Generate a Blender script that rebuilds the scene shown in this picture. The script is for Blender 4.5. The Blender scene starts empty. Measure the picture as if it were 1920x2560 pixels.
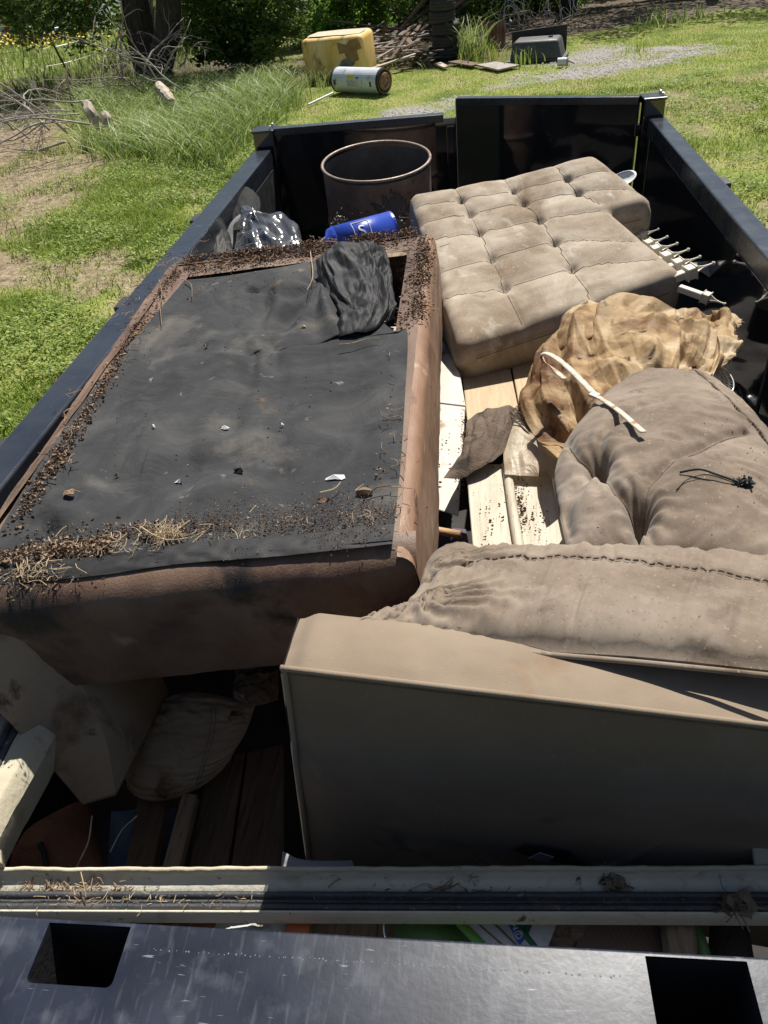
import bpy, bmesh, math, random
import numpy as np
from mathutils import Vector, Matrix
random.seed(7); rng = np.random.default_rng(7)
sc = bpy.context.scene; COL = sc.collection
# ---------------------------------------------------------------- camera, sky, sun, exposure
F_PX = 1863.0
d1 = np.array([210, -1523, 1863.]); d2 = np.array([-14624, 264, 1863.])
CR = -d2/np.linalg.norm(d2); CF = d1/np.linalg.norm(d1); CU = np.cross(CR, CF)
CR = np.cross(CF, CU)
CH = 3.1                                    # eye height above the ground, metres
cam_d = bpy.data.cameras.new('camera'); cam = bpy.data.objects.new('camera', cam_d); COL.objects.link(cam)
cam_d.sensor_fit = 'VERTICAL'; cam_d.sensor_height = 36.0; cam_d.lens = 36.0*F_PX/2560.0
cam_d.clip_end = 900; cam_d.clip_start = 0.02
Xc = Vector((CR[0], CF[0], CU[0])); Yc = -Vector((CR[1], CF[1], CU[1])); Zc = -Vector((CR[2], CF[2], CU[2]))
mw = Matrix((Xc, Yc, Zc)).transposed().to_4x4(); mw.translation = (0, 0, CH)
cam.matrix_world = mw; sc.camera = cam
SUN_EL, SUN_AZ = math.radians(59), math.radians(17)     # azimuth from +Y towards +X
world = bpy.data.worlds.new('World'); sc.world = world; world.use_nodes = True
wn = world.node_tree.nodes; bg = wn['Background']
sky = wn.new('ShaderNodeTexSky'); sky.sky_type = 'NISHITA'; sky.sun_disc = False
sky.sun_elevation = SUN_EL; sky.sun_rotation = SUN_AZ
world.node_tree.links.new(sky.outputs[0], bg.inputs[0]); bg.inputs[1].default_value = 0.05
sun_d = bpy.data.lights.new('sun', 'SUN'); sun = bpy.data.objects.new('sun', sun_d); COL.objects.link(sun)
sun_d.energy = 5.0; sun_d.angle = math.radians(0.5); sun_d.color = (1.0, 0.955, 0.88)
sdir = Vector((math.sin(SUN_AZ)*math.cos(SUN_EL), math.cos(SUN_AZ)*math.cos(SUN_EL), math.sin(SUN_EL)))
sun.rotation_euler = sdir.to_track_quat('Z', 'Y').to_euler(); sun.location = (5, 20, 30)
sc.view_settings.view_transform = 'Standard'; sc.view_settings.look = 'None'
sc.view_settings.gamma = 1.0; sc.view_settings.exposure = 0.48; sc.view_settings.use_curve_mapping = False

# ---------------------------------------------------------------- surveying helpers (photo point + real height/distance -> metres)
def ray(px, py):
    d = np.array([px-960., py-1280., F_PX]); return np.array([d@CR, d@CF, d@CU])/F_PX
def at(px, py, z):
    r = ray(px, py); t = (z-CH)/r[2]; return r*t + np.array([0, 0, CH])
def aty(px, py, y):
    r = ray(px, py); return r*(y/r[1]) + np.array([0, 0, CH])
# ---------------------------------------------------------------- noise
def _h(i, j, k, s):
    n = (i*374761393 + j*668265263 + k*2147483647 + s*974634777) & 0xffffffff
    n = ((n ^ (n >> 13))*1274126177) & 0xffffffff
    return ((n ^ (n >> 16)) & 0xffff)/65535.0
def vnoise(p, s=0):
    p = np.asarray(p, float); i = np.floor(p).astype(np.int64); f = p-i; f = f*f*(3-2*f); r = 0
    for a in (0, 1):
        for b in (0, 1):
            for c in (0, 1):
                w = (f[..., 0] if a else 1-f[..., 0])*(f[..., 1] if b else 1-f[..., 1])*(f[..., 2] if c else 1-f[..., 2])
                r = r + w*_h(i[..., 0]+a, i[..., 1]+b, i[..., 2]+c, s)
    return r*2-1
def fbm(p, o=4, s=0):
    p = np.asarray(p, float); r = 0; a = 1; t = 0
    for k in range(o): r = r+a*vnoise(p*(2**k)+k*17.3, s+k); t += a; a *= .5
    return r/t
def ridge(p, o=4, s=0):
    p = np.asarray(p, float); r = 0; a = 1; t = 0
    for k in range(o): r = r+a*(1-2*np.abs(vnoise(p*(2**k)+k*9.1, s+k))); t += a; a *= .5
    return r/t
# ---------------------------------------------------------------- object helpers
def off(p):
    o = np.zeros(3)
    while p is not None: o = o+np.array(p.location); p = p.parent
    return o
def _mesh(name, V, F, mat, smooth=False):
    V = np.asarray(V, dtype=np.float32)
    me = bpy.data.meshes.new(name)
    if isinstance(F, np.ndarray):
        n, k = F.shape
        me.vertices.add(len(V)); me.vertices.foreach_set('co', V.ravel())
        me.loops.add(n*k); me.loops.foreach_set('vertex_index', F.astype(np.int32).ravel())
        me.polygons.add(n); me.polygons.foreach_set('loop_start', np.arange(0, n*k, k, dtype=np.int32))
        me.polygons.foreach_set('loop_total', np.full(n, k, dtype=np.int32))
        me.update(calc_edges=True); me.validate()
    else:
        me.from_pydata([tuple(map(float, v)) for v in V], [], [tuple(f) for f in F])
    if smooth: me.polygons.foreach_set('use_smooth', [True]*len(me.polygons))
    if mat: me.materials.append(mat)
    me.update(); return me
def tag(o, label, cat, group=None, kind=None):
    if label: o['label'] = label
    if cat: o['category'] = cat
    if group: o['group'] = group
    if kind: o['kind'] = kind
    return o
def part(name, VF, mat, parent, smooth=False, label=None, kind=None):
    V, F = VF; V = np.asarray(V, float)-off(parent)
    o = bpy.data.objects.new(name, _mesh(name, V, F, mat, smooth)); COL.objects.link(o); o.parent = parent
    if label: o['label'] = label
    if kind: o['kind'] = kind
    return o
def single(name, VF, mat, label, cat, group=None, smooth=False, kind=None):
    V, F = VF; V = np.asarray(V, float); c = (V.max(0)+V.min(0))/2; c[2] = V[:, 2].min()
    o = bpy.data.objects.new(name, _mesh(name, V-c, F, mat, smooth)); o.location = c; COL.objects.link(o)
    return tag(o, label, cat, group, kind)
def thing(name, label, cat, loc, group=None):
    o = bpy.data.objects.new(name, None); o.empty_display_size = .05; COL.objects.link(o)
    o.location = tuple(map(float, loc)); return tag(o, label, cat, group)
def struct(name, VF, mat, smooth=False):
    V, F = VF; o = bpy.data.objects.new(name, _mesh(name, V, F, mat, smooth)); COL.objects.link(o); o['kind'] = 'structure'; return o
def dup(root, loc=None, rot=None, label=None, scale=None):
    r = root.copy(); COL.objects.link(r)
    if loc is not None: r.location = tuple(map(float, loc))
    if rot is not None: r.rotation_euler = rot
    if scale is not None: r.scale = scale
    if label: r['label'] = label
    for ch in list(root.children):
        c = ch.copy(); COL.objects.link(c); c.parent = r
        for g in list(ch.children):
            d = g.copy(); COL.objects.link(d); d.parent = c
    return r
def join(*vfs):
    V = []; F = []; n = 0
    for v, f in vfs:
        V.append(np.asarray(v, float)); F += [tuple(int(i)+n for i in q) for q in f]; n += len(v)
    return np.concatenate(V), F
def bm_out(bm):
    bm.verts.ensure_lookup_table(); bm.verts.index_update()
    r = (np.array([v.co[:] for v in bm.verts]), [tuple(v.index for v in f.verts) for f in bm.faces]); bm.free(); return r
def hexa(c8, bev=0., seg=2):
    """8 corners: bottom 4 ccw, top 4 ccw"""
    bm = bmesh.new(); v = [bm.verts.new(tuple(map(float, c))) for c in c8]
    for q in ((3, 2, 1, 0), (4, 5, 6, 7), (0, 1, 5, 4), (1, 2, 6, 5), (2, 3, 7, 6), (3, 0, 4, 7)): bm.faces.new([v[i] for i in q])
    bmesh.ops.recalc_face_normals(bm, faces=bm.faces)
    if bev: bmesh.ops.bevel(bm, geom=bm.edges[:]+bm.verts[:], offset=bev, segments=seg, affect='EDGES', profile=.5)
    return bm_out(bm)
def box(c, s, bev=0., seg=2, M=None):
    x, y, z = [k/2 for k in s]
    P = np.array([(-x, -y, -z), (x, -y, -z), (x, y, -z), (-x, y, -z), (-x, -y, z), (x, -y, z), (x, y, z), (-x, y, z)])
    if M is not None: P = P@np.array(M).T
    return hexa(P+np.array(c), bev, seg)
def b2(x0, x1, y0, y1, z0, z1, bev=0., seg=2): return box(((x0+x1)/2, (y0+y1)/2, (z0+z1)/2), (x1-x0, y1-y0, z1-z0), bev, seg)
def rotz(a): c, s = math.cos(a), math.sin(a); return np.array([[c, -s, 0], [s, c, 0], [0, 0, 1]])
def eul(rx, ry, rz):
    from mathutils import Euler
    return np.array(Euler((rx, ry, rz)).to_matrix())
def resample(P, n):
    P = np.asarray(P, float)
    if len(P) == 1: return np.repeat(P, n, 0)
    if len(P) > 2:   # catmull-rom smoothing
        Q = [P[0]]; E = np.concatenate([[2*P[0]-P[1]], P, [2*P[-1]-P[-2]]])
        for i in range(1, len(E)-2):
            for t in np.linspace(0, 1, 9)[1:]:
                a, b, c, d = E[i-1:i+3]
                Q.append(.5*((2*b)+(c-a)*t+(2*a-5*b+4*c-d)*t*t+(3*b-a-3*c+d)*t**3))
        P = np.array(Q)
    s = np.concatenate([[0], np.cumsum(np.linalg.norm(np.diff(P, axis=0), axis=1))]); s /= s[-1]
    u = np.linspace(0, 1, n); return np.stack([np.interp(u, s, P[:, k]) for k in range(3)], 1)
def tube(P, r, sides=6, n=None, cap=True):
    P = resample(P, n) if n else np.asarray(P, float)
    m = len(P); r = np.broadcast_to(np.asarray(r, float), (m,)) if np.ndim(r) == 0 else np.interp(np.linspace(0, 1, m), np.linspace(0, 1, len(r)), r)
    T = np.gradient(P, axis=0); T /= np.linalg.norm(T, axis=1)[:, None]+1e-12
    up = np.array([0, 0, 1.]) if abs(T[0][2]) < .9 else np.array([1., 0, 0])
    V = []; a = np.arange(sides)/sides*2*math.pi
    for i in range(m):
        x = np.cross(T[i], up); x /= np.linalg.norm(x)+1e-9; y = np.cross(x, T[i]); up = y
        V.append(P[i]+r[i]*(np.cos(a)[:, None]*x+np.sin(a)[:, None]*y))
    V = np.concatenate(V); F = []
    for i in range(m-1):
        for k in range(sides):
            k2 = (k+1) % sides; F.append((i*sides+k, i*sides+k2, (i+1)*sides+k2, (i+1)*sides+k))
    if cap: F.append(tuple(range(sides))[::-1]); F.append(tuple(range((m-1)*sides, m*sides)))
    return V, F
def lathe(prof, n=40, center=(0, 0, 0), closed=False, wob=0):
    """prof list of (r,z)"""
    a = np.arange(n)/n*2*math.pi; V = []
    for r, z in prof:
        w = 1+wob*np.sin(2*a+.6)+wob*.4*np.sin(5*a)
        V.append(np.stack([r*np.cos(a)*w, r*np.sin(a)*w, np.full(n, z)], 1))
    V = np.concatenate(V)+np.array(center); F = []; m = len(prof)
    for i in range(m if closed else m-1):
        j = (i+1) % m
        for k in range(n): k2 = (k+1) % n; F.append((i*n+k, i*n+k2, j*n+k2, j*n+k))
    return V, F
def gridF(nu, nv):
    i = np.arange(nv-1)[:, None]; j = np.arange(nu-1)[None, :]; a = (i*nu+j).ravel()
    return np.stack([a, a+1, a+nu+1, a+nu], 1)
def coons(B, R, T, L, nu, nv):
    """boundary polylines: B and T run left to right, L and R run bottom to top"""
    b = resample(B, nu)[None]; t = resample(T, nu)[None]; l = resample(L, nv)[:, None]; r = resample(R, nv)[:, None]
    u = np.linspace(0, 1, nu)[None, :, None]; v = np.linspace(0, 1, nv)[:, None, None]
    return (1-v)*b+v*t+(1-u)*l+u*r-((1-u)*(1-v)*b[:, :1]+u*(1-v)*b[:, -1:]+(1-u)*v*t[:, :1]+u*v*t[:, -1:])
def gnorm(G):
    du = np.gradient(G, axis=1); dv = np.gradient(G, axis=0); n = np.cross(du, dv); return n/(np.linalg.norm(n, axis=2, keepdims=True)+1e-12)
def uvgrid(nu, nv): return np.meshgrid(np.linspace(0, 1, nu), np.linspace(0, 1, nv))
def sheet(G): nv, nu = G.shape[:2]; return G.reshape(-1, 3), gridF(nu, nv)
def closed_sheet(G, Bm):
    """top grid G and bottom grid Bm sharing their rim"""
    nv, nu = G.shape[:2]; F = gridF(nu, nv); F2 = gridF(nu, nv)[:, ::-1]+nu*nv
    rim = [j for j in range(nu)]+[i*nu+nu-1 for i in range(1, nv)]+[(nv-1)*nu+j for j in range(nu-2, -1, -1)]+[i*nu for i in range(nv-2, 0, -1)]
    n = nu*nv; S = np.array([(rim[k]+n, rim[(k+1) % len(rim)]+n, rim[(k+1) % len(rim)], rim[k]) for k in range(len(rim))])
    return np.concatenate([G.reshape(-1, 3), Bm.reshape(-1, 3)]), np.concatenate([F, F2, S])
def lines_on(G, uvs, lift=.001):
    """map a uv polyline on a grid to world points"""
    nv, nu = G.shape[:2]; N = gnorm(G); out = []
    for u, v in uvs:
        x = min(max(u, 0), 1)*(nu-1); y = min(max(v, 0), 1)*(nv-1); i = min(int(x), nu-2); j = min(int(y), nv-2); a = x-i; b = y-j
        p = (G[j, i]*(1-a)+G[j, i+1]*a)*(1-b)+(G[j+1, i]*(1-a)+G[j+1, i+1]*a)*b
        out.append(p+N[j, i]*lift)
    return np.array(out)
def text_vf(s, size, depth=.001):
    cu = bpy.data.curves.new('lettering', 'FONT'); cu.body = s; cu.size = size; cu.extrude = depth; cu.align_x = 'CENTER'; cu.align_y = 'CENTER'
    o = bpy.data.objects.new('lettering', cu); COL.objects.link(o); dg = bpy.context.evaluated_depsgraph_get()
    me = bpy.data.meshes.new_from_object(o.evaluated_get(dg)); V = np.array([v.co[:] for v in me.vertices]); F = [tuple(p.vertices) for p in me.polygons]
    bpy.data.objects.remove(o); bpy.data.curves.remove(cu); bpy.data.meshes.remove(me); return V, F
def place(VF, o, x, y, z=None):
    x = np.array(x, float); y = np.array(y, float); x /= np.linalg.norm(x); y -= x*(x@y); y /= np.linalg.norm(y); z = np.cross(x, y)
    V, F = VF; return np.asarray(V)@np.stack([x, y, z])+np.array(o), F
# ---------------------------------------------------------------- materials
def M(name, stops, scale=6, rough=.8, rvar=0, bump=.2, bscale=90, metal=0, stains=(), coat=0, detail=8, stretch=(1, 1, 1), spec=.5, transl=0, coatr=.05, bdist=.01, bstretch=None, dist=0., alpha=1, sheen=0, bump2=0, b2scale=8):
    m = bpy.data.materials.new(name); m.use_nodes = True; nt = m.node_tree; N = nt.nodes; L = nt.links; p = N['Principled BSDF']
    tc = N.new('ShaderNodeTexCoord'); mp = N.new('ShaderNodeMapping'); mp.inputs['Scale'].default_value = stretch; L.new(tc.outputs['Object'], mp.inputs[0])
    def noise(sc_, det=detail, d=dist, vec=None):
        n = N.new('ShaderNodeTexNoise'); n.inputs['Scale'].default_value = sc_; n.inputs['Detail'].default_value = det; n.inputs['Distortion'].default_value = d; n.inputs['Roughness'].default_value = .62
        L.new(vec or mp.outputs[0], n.inputs[0]); return n
    def ramp(src, st):
        r = N.new('ShaderNodeValToRGB'); L.new(src, r.inputs[0]); e = r.color_ramp.elements
        while len(e) < len(st): e.new(.5)
        for k, (pos, c) in enumerate(st): e[k].position = pos; e[k].color = (*c, 1) if len(c) == 3 else c
        return r
    n0 = noise(scale)
    if len(stops[0]) == 3: stops = [(.3+.4*k/(max(1, len(stops)-1)), c) for k, c in enumerate(stops)]
    col = ramp(n0.outputs['Fac'], stops).outputs[0]
    for k, (c, s_, lo, hi) in enumerate(stains):
        sm = N.new('ShaderNodeVectorMath'); sm.operation = 'ADD'; sm.inputs[1].default_value = (3.7*k+1.3, 5.1*k, 2.2*k); L.new(mp.outputs[0], sm.inputs[0])
        nn = noise(s_, 6, .4, sm.outputs[0]); r = ramp(nn.outputs['Fac'], [(lo, (0, 0, 0)), (hi, (1, 1, 1))])
        mx = N.new('ShaderNodeMixRGB'); L.new(r.outputs[0], mx.inputs[0]); L.new(col, mx.inputs[1]); mx.inputs[2].default_value = (*c, 1); col = mx.outputs[0]
    L.new(col, p.inputs['Base Color'])
    p.inputs['Roughness'].default_value = rough; p.inputs['Metallic'].default_value = metal; p.inputs['Specular IOR Level'].default_value = spec
    if sheen: p.inputs['Sheen Weight'].default_value = sheen
    if rvar:
        nr = noise(scale*2.3); mr = N.new('ShaderNodeMapRange'); L.new(nr.outputs['Fac'], mr.inputs[0]); mr.inputs[1].default_value = .3; mr.inputs[2].default_value = .7
        mr.inputs[3].default_value = max(0, rough-rvar); mr.inputs[4].default_value = min(1, rough+rvar); L.new(mr.outputs[0], p.inputs['Roughness'])
    if coat: p.inputs['Coat Weight'].default_value = coat; p.inputs['Coat Roughness'].default_value = coatr
    if bump:
        vec = None
        if bstretch: mb = N.new('ShaderNodeMapping'); mb.inputs['Scale'].default_value = bstretch; L.new(tc.outputs['Object'], mb.inputs[0]); vec = mb.outputs[0]
        nb = noise(bscale, 4, 0, vec); bp = N.new('ShaderNodeBump'); bp.inputs['Strength'].default_value = bump; bp.inputs['Distance'].default_value = bdist
        L.new(nb.outputs['Fac'], bp.inputs['Height'])
        if bump2:
            nb2 = noise(b2scale, 5, 1.0); bq = N.new('ShaderNodeBump'); bq.inputs['Strength'].default_value = bump2; bq.inputs['Distance'].default_value = .03; L.new(nb2.outputs['Fac'], bq.inputs['Height']); L.new(bq.outputs[0], bp.inputs['Normal'])
        L.new(bp.outputs[0], p.inputs['Normal'])
    if transl:
        tr = N.new('ShaderNodeBsdfTranslucent'); L.new(col, tr.inputs[0]); ms = N.new('ShaderNodeMixShader'); ms.inputs[0].default_value = transl
        L.new(p.outputs[0], ms.inputs[1]); L.new(tr.outputs[0], ms.inputs[2]); L.new(ms.outputs[0], N['Material Output'].inputs[0])
    return m
def leafmat(name, c1, c2, transl=.35, rough=.45):
    m = bpy.data.materials.new(name); m.use_nodes = True; nt = m.node_tree; N = nt.nodes; L = nt.links; p = N['Principled BSDF']
    at_ = N.new('ShaderNodeAttribute'); at_.attribute_name = 'tint'; r = N.new('ShaderNodeValToRGB'); L.new(at_.outputs['Fac'], r.inputs[0])
    st = list(zip(np.linspace(0, 1, len(c1)), c1)) if c2 is None else [(0, c1), (1, c2)]
    e = r.color_ramp.elements
    while len(e) < len(st): e.new(.5)
    for k, (pos, c) in enumerate(st): e[k].position = pos; e[k].color = (*c, 1)
    L.new(r.outputs[0], p.inputs['Base Color']); p.inputs['Roughness'].default_value = rough
    tr = N.new('ShaderNodeBsdfTranslucent'); L.new(r.outputs[0], tr.inputs[0]); ms = N.new('ShaderNodeMixShader'); ms.inputs[0].default_value = transl
    L.new(p.outputs[0], ms.inputs[1]); L.new(tr.outputs[0], ms.inputs[2]); L.new(ms.outputs[0], N['Material Output'].inputs[0]); return m
def set_tint(o, vals):
    a = o.data.attributes.new('tint', 'FLOAT', 'POINT'); a.data.foreach_set('value', np.asarray(vals, np.float32))

m_paint = M('black_gloss_paint', [(.010, .011, .013), (.016, .017, .020)], 3, .08, .04, .015, 20, coat=1, coatr=.03, stains=[((.10, .10, .095), 14, .66, .80)], spec=.5, stretch=(1, 1, 1))
m_rail = M('rail_paint', [(.016, .019, .026), (.032, .037, .047)], 5, .28, .08, .06, 60, coat=.25, coatr=.2, stains=[((.12, .12, .115), 20, .64, .80)])
m_satin = M('dusty_dark_paint', [(.016, .017, .019), (.035, .035, .036)], 7, .5, .1, .1, 60, stains=[((.10, .095, .08), 9, .55, .8)])
m_suede = M('tan_suede', [(.24, .185, .13), (.37, .305, .23), (.50, .43, .34)], 4.5, .95, 0, .25, 500, detail=10, dist=.6, stains=[((.20, .14, .09), 2.6, .54, .72), ((.54, .48, .39), 8, .58, .70), ((.19, .145, .10), 12, .62, .74), ((.56, .50, .41), 140, .60, .72), ((.17, .13, .09), 160, .60, .72)], sheen=.15, spec=.15, bdist=.002)
m_suede2 = M('taupe_suede', [(.13, .098, .070), (.21, .163, .122), (.29, .235, .18)], 5, .95, 0, .3, 600, stains=[((.32, .265, .21), 3, .54, .72), ((.11, .08, .058), 9, .60, .74), ((.34, .28, .22), 150, .60, .72), ((.10, .075, .055), 170, .60, .72)], sheen=.15, spec=.15, bdist=.002)
m_suede3 = M('arm_suede', [(.235, .18, .13), (.30, .24, .175)], 5, .95, 0, .35, 500, stains=[((.24, .16, .10), 7, .58, .75)], sheen=.1, spec=.15, bdist=.003)
m_suedeL = M('stained_suede', [(.25, .19, .125), (.36, .285, .20)], 4, .95, 0, .4, 400, stains=[((.09, .045, .02), 5, .55, .70), ((.04, .03, .02), 9, .64, .72)], spec=.15, bdist=.003)
m_suedeD = M('dark_band_fabric', [(.045, .038, .035), (.07, .06, .055)], 8, .95, 0, .4, 300, spec=.1)
m_leather = M('brown_leather', [(.078, .044, .029), (.145, .084, .054), (.22, .150, .105)], 3.5, .62, .1, .35, 260, stains=[((.07, .022, .022), 6, .54, .7), ((.28, .20, .13), 12, .60, .76), ((.022, .016, .012), 4, .56, .68)], bdist=.004, stretch=(1, .6, 1))  # couch leather, darkened so the front panel's shade sits in the colour
m_leather_lit = M('sunlit_worn_leather', [(.14, .072, .038), (.235, .13, .075), (.33, .21, .135)], 5, .6, .1, .3, 220, stains=[((.08, .035, .02), 6, .54, .70), ((.42, .31, .22), 12, .60, .74), ((.05, .03, .02), 22, .62, .72)], stretch=(1.5, .45, 1.5), bdist=.003)  # same couch leather, lightened to carry the side's sunlight, plus wear
m_cover = M('black_dust_cover', [(.020, .021, .023), (.036, .037, .039), (.065, .064, .062)], 4.2, .88, 0, .3, 900, stains=[((.13, .118, .10), 3.4, .55, .76), ((.24, .22, .19), 18, .66, .76), ((.13, .08, .04), 6, .66, .76)], spec=.3, bump2=.45, b2scale=7, bdist=.002, dist=1.2)
m_cover2 = M('black_torn_fabric', [(.010, .010, .011), (.026, .026, .027)], 6, .62, 0, .3, 600, spec=.3, bdist=.002)
m_dirt = M('dirt_clods', [(.12, .07, .042), (.27, .17, .105), (.46, .34, .23)], 45, .95, 0, .5, 200)
m_straw = M('dry_straw', [(.28, .20, .11), (.48, .38, .25)], 30, .9, 0, .2, 200)
m_twig = M('twig_bark', [(.14, .085, .05), (.30, .21, .13)], 30, .9, 0, .4, 200)
m_rust = M('rusty_drum_steel', [(.12, .08, .06), (.22, .145, .105), (.34, .235, .175)], 5, .75, .12, .4, 70, metal=.15, stains=[((.14, .06, .028), 9, .56, .72), ((.02, .015, .013), 5, .58, .7)], bdist=.006)
m_rustin = M('drum_inside', [(.06, .052, .048), (.13, .115, .105)], 5, .6, .1, .3, 60, stains=[((.13, .06, .03), 7, .55, .7)])
m_rim = M('drum_rim', [(.16, .11, .085), (.34, .27, .22)], 12, .5, .1, .2, 90, metal=.3)
m_bag = M('black_plastic_bag', [(.03, .032, .036), (.10, .105, .11)], 4, .22, .08, .3, 30, spec=.7, coat=.4, coatr=.15)
m_greypl = M('grey_plastic', [(.24, .24, .235), (.33, .33, .32)], 10, .5, 0, .1, 90, stains=[((.1, .09, .08), 12, .6, .75)])
m_blackpl = M('black_rubber', [(.008, .008, .009), (.016, .016, .017)], 20, .7, 0, .2, 90)
m_blue = M('blue_can_paint', [(.022, .055, .36), (.035, .085, .48)], 8, .35, .1, .05, 60, stains=[((.14, .22, .5), 16, .60, .74)])
m_white = M('white_paint', [(.62, .62, .6), (.75, .75, .73)], 14, .5, 0, .05, 60, stains=[((.3, .28, .24), 20, .62, .75)])
m_silver = M('silver_wire', [(.45, .45, .45), (.6, .6, .6)], 20, .35, 0, 0, metal=.9)
m_wire = M('rusty_wire', [(.05, .035, .028), (.13, .10, .08)], 40, .6, 0, .1, 100, metal=.4)
m_cream = M('cream_woodgrain_panel', [(.38, .33, .24), (.48, .43, .33), (.56, .51, .41)], 5, .6, .1, .35, 60, stretch=(9, 1, 1), bstretch=(9, 1, 1), stains=[((.30, .22, .13), 18, .58, .72), ((.12, .08, .05), 34, .64, .72)], bdist=.004)
m_tanw = M('tan_woodgrain_panel', [(.40, .29, .16), (.52, .40, .25)], 6, .65, .1, .3, 60, stretch=(10, .9, 1), bstretch=(9, 1, 1), stains=[((.20, .13, .07), 14, .62, .76)], bdist=.003)
m_wpanel = M('white_panel', [(.48, .44, .37), (.58, .55, .49)], 6, .5, .1, .1, 50, stains=[((.28, .19, .11), 10, .58, .72), ((.08, .055, .035), 26, .64, .70)])
m_paper = M('stained_brown_sheeting', [(.26, .14, .06), (.52, .36, .19), (.74, .61, .42)], 3.2, .62, .1, .25, 90, transl=.3, stains=[((.14, .065, .025), 3.0, .50, .62), ((.05, .028, .015), 15, .60, .68), ((.70, .60, .43), 7, .62, .74)], bdist=.006, dist=1.0, bump2=.2, b2scale=9, spec=.3)
m_paper2 = M('pale_film', [(.50, .41, .28), (.66, .57, .43)], 6, .4, .1, .25, 50, transl=.3, stains=[((.26, .16, .08), 5, .54, .7)], bump2=.4, b2scale=9)
m_rag = M('brown_rag', [(.085, .058, .038), (.15, .11, .08)], 8, .9, 0, .4, 200, stains=[((.28, .20, .13), 6, .62, .78), ((.03, .02, .015), 9, .58, .7)], bump2=.4, b2scale=14)
m_strap = M('dirty_white_strap', [(.55, .48, .36), (.72, .66, .55)], 20, .5, 0, .1, 90, stains=[((.34, .15, .06), 22, .5, .66)])
m_picket = M('cream_plastic', [(.62, .57, .46), (.72, .67, .56)], 12, .45, 0, .08, 90, stains=[((.36, .30, .20), 22, .60, .74)])
m_purple = M('purple_board', [(.045, .032, .06), (.09, .07, .10)], 7, .7, 0, .2, 80)
m_wood = M('pale_stick_wood', [(.36, .19, .08), (.52, .32, .16)], 8, .6, 0, .2, 60, stretch=(1, 8, 8))
m_plank = M('dark_wet_plank', [(.085, .05, .03), (.16, .10, .06)], 6, .8, 0, .5, 30, stretch=(11, 1, 4), bstretch=(14, .7, 5), stains=[((.035, .02, .014), 9, .52, .7)], bdist=.01)
m_plank2 = M('light_old_plank', [(.22, .155, .095), (.32, .235, .15)], 7, .85, 0, .5, 30, stretch=(14, 1, 4), bstretch=(14, .7, 5), stains=[((.08, .05, .03), 10, .55, .7)], bdist=.01)
m_denim = M('blue_ribbed_plastic', [(.04, .085, .17), (.075, .14, .25)], 8, .6, 0, .3, 40, stretch=(9, 1, 1), bstretch=(14, 1, 1))
m_redl = M('red_brown_leather', [(.12, .042, .02), (.20, .075, .038)], 6, .6, .1, .4, 120, stains=[((.05, .025, .015), 8, .56, .7)])
m_frame = M('cream_frame', [(.50, .47, .37), (.62, .59, .48)], 8, .6, .1, .3, 90, stains=[((.28, .23, .15), 14, .56, .74), ((.06, .045, .03), 30, .62, .70)], bdist=.006)
m_foam = M('weathered_foam', [(.44, .39, .27), (.56, .51, .38)], 12, .9, 0, .25, 70, stains=[((.22, .18, .12), 16, .6, .72)], bdist=.01)
m_gasket = M('black_gasket', [(.030, .032, .036), (.055, .057, .06)], 30, .5, .12, .35, 160, stains=[((.22, .20, .17), 60, .62, .72), ((.10, .09, .08), 10, .58, .72)], bdist=.004)
m_grass = leafmat('grass_blades', [(.10, .16, .02), (.23, .325, .045), (.40, .46, .10), (.56, .50, .24)], None, .4, .6)
m_tall = leafmat('tall_grass_blades', [(.10, .16, .03), (.22, .31, .065), (.40, .46, .18), (.60, .56, .34)], None, .4, .5)
m_leafA = leafmat('dark_leaf', (.04, .075, .015), (.29, .42, .10), .62)
m_leafB = leafmat('bright_leaf', (.060, .13, .018), (.30, .52, .08), .65)
m_leafC = leafmat('olive_leaf', (.055, .08, .026), (.26, .33, .12), .6)
m_flower = M('yellow_petals', [(.75, .50, .02), (.85, .62, .05)], 10, .6, 0, 0)
m_bark = M('dark_bark', [(.020, .015, .012), (.055, .042, .033), (.10, .08, .065)], 5, .95, 0, .9, 16, stretch=(3, 3, .7), bdist=.06)
m_dead = M('grey_dead_wood', [(.22, .19, .165), (.42, .38, .34)], 7, .9, 0, .4, 60)
m_dead2 = M('brown_dead_wood', [(.085, .055, .038), (.20, .14, .10)], 7, .9, 0, .4, 60)
m_stump = M('splintered_pale_wood', [(.36, .30, .22), (.58, .51, .41)], 9, .9, 0, .6, 30, stains=[((.12, .08, .055), 6, .52, .66)])
m_tank = M('faded_yellow_tank', [(.66, .39, .09), (.78, .52, .17), (.82, .64, .32)], 2.2, .6, .1, .1, 30, stains=[((.25, .14, .05), 1.9, .58, .68), ((.72, .64, .45), 3, .60, .72)], stretch=(1.5, 1.5, .5))
m_heater = M('white_enamel', [(.50, .54, .58), (.62, .65, .68)], 3, .45, .1, .05, 30, stains=[((.26, .26, .27), 5, .58, .68), ((.22, .12, .07), 12, .66, .74)])
m_tyre = M('tyre_rubber', [(.018, .018, .018), (.042, .041, .04)], 8, .75, 0, .4, 40)
m_tub = M('grey_black_tub', [(.05, .05, .05), (.085, .084, .08)], 6, .55, .1, .2, 50)
m_rustpanel = M('rusty_corrugated_iron', [(.16, .065, .035), (.30, .17, .11), (.36, .30, .26)], 4, .85, 0, .3, 40)
m_shed = M('white_sheet_metal', [(.58, .60, .64), (.68, .70, .73)], 3, .5, 0, .05, 10)
m_red = M('red_trim', [(.40, .045, .025), (.5, .07, .04)], 5, .6, 0, 0)
m_green = M('green_printed_plastic', [(.06, .20, .03), (.12, .33, .06)], 5, .35, 0, .1, 20)
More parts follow.
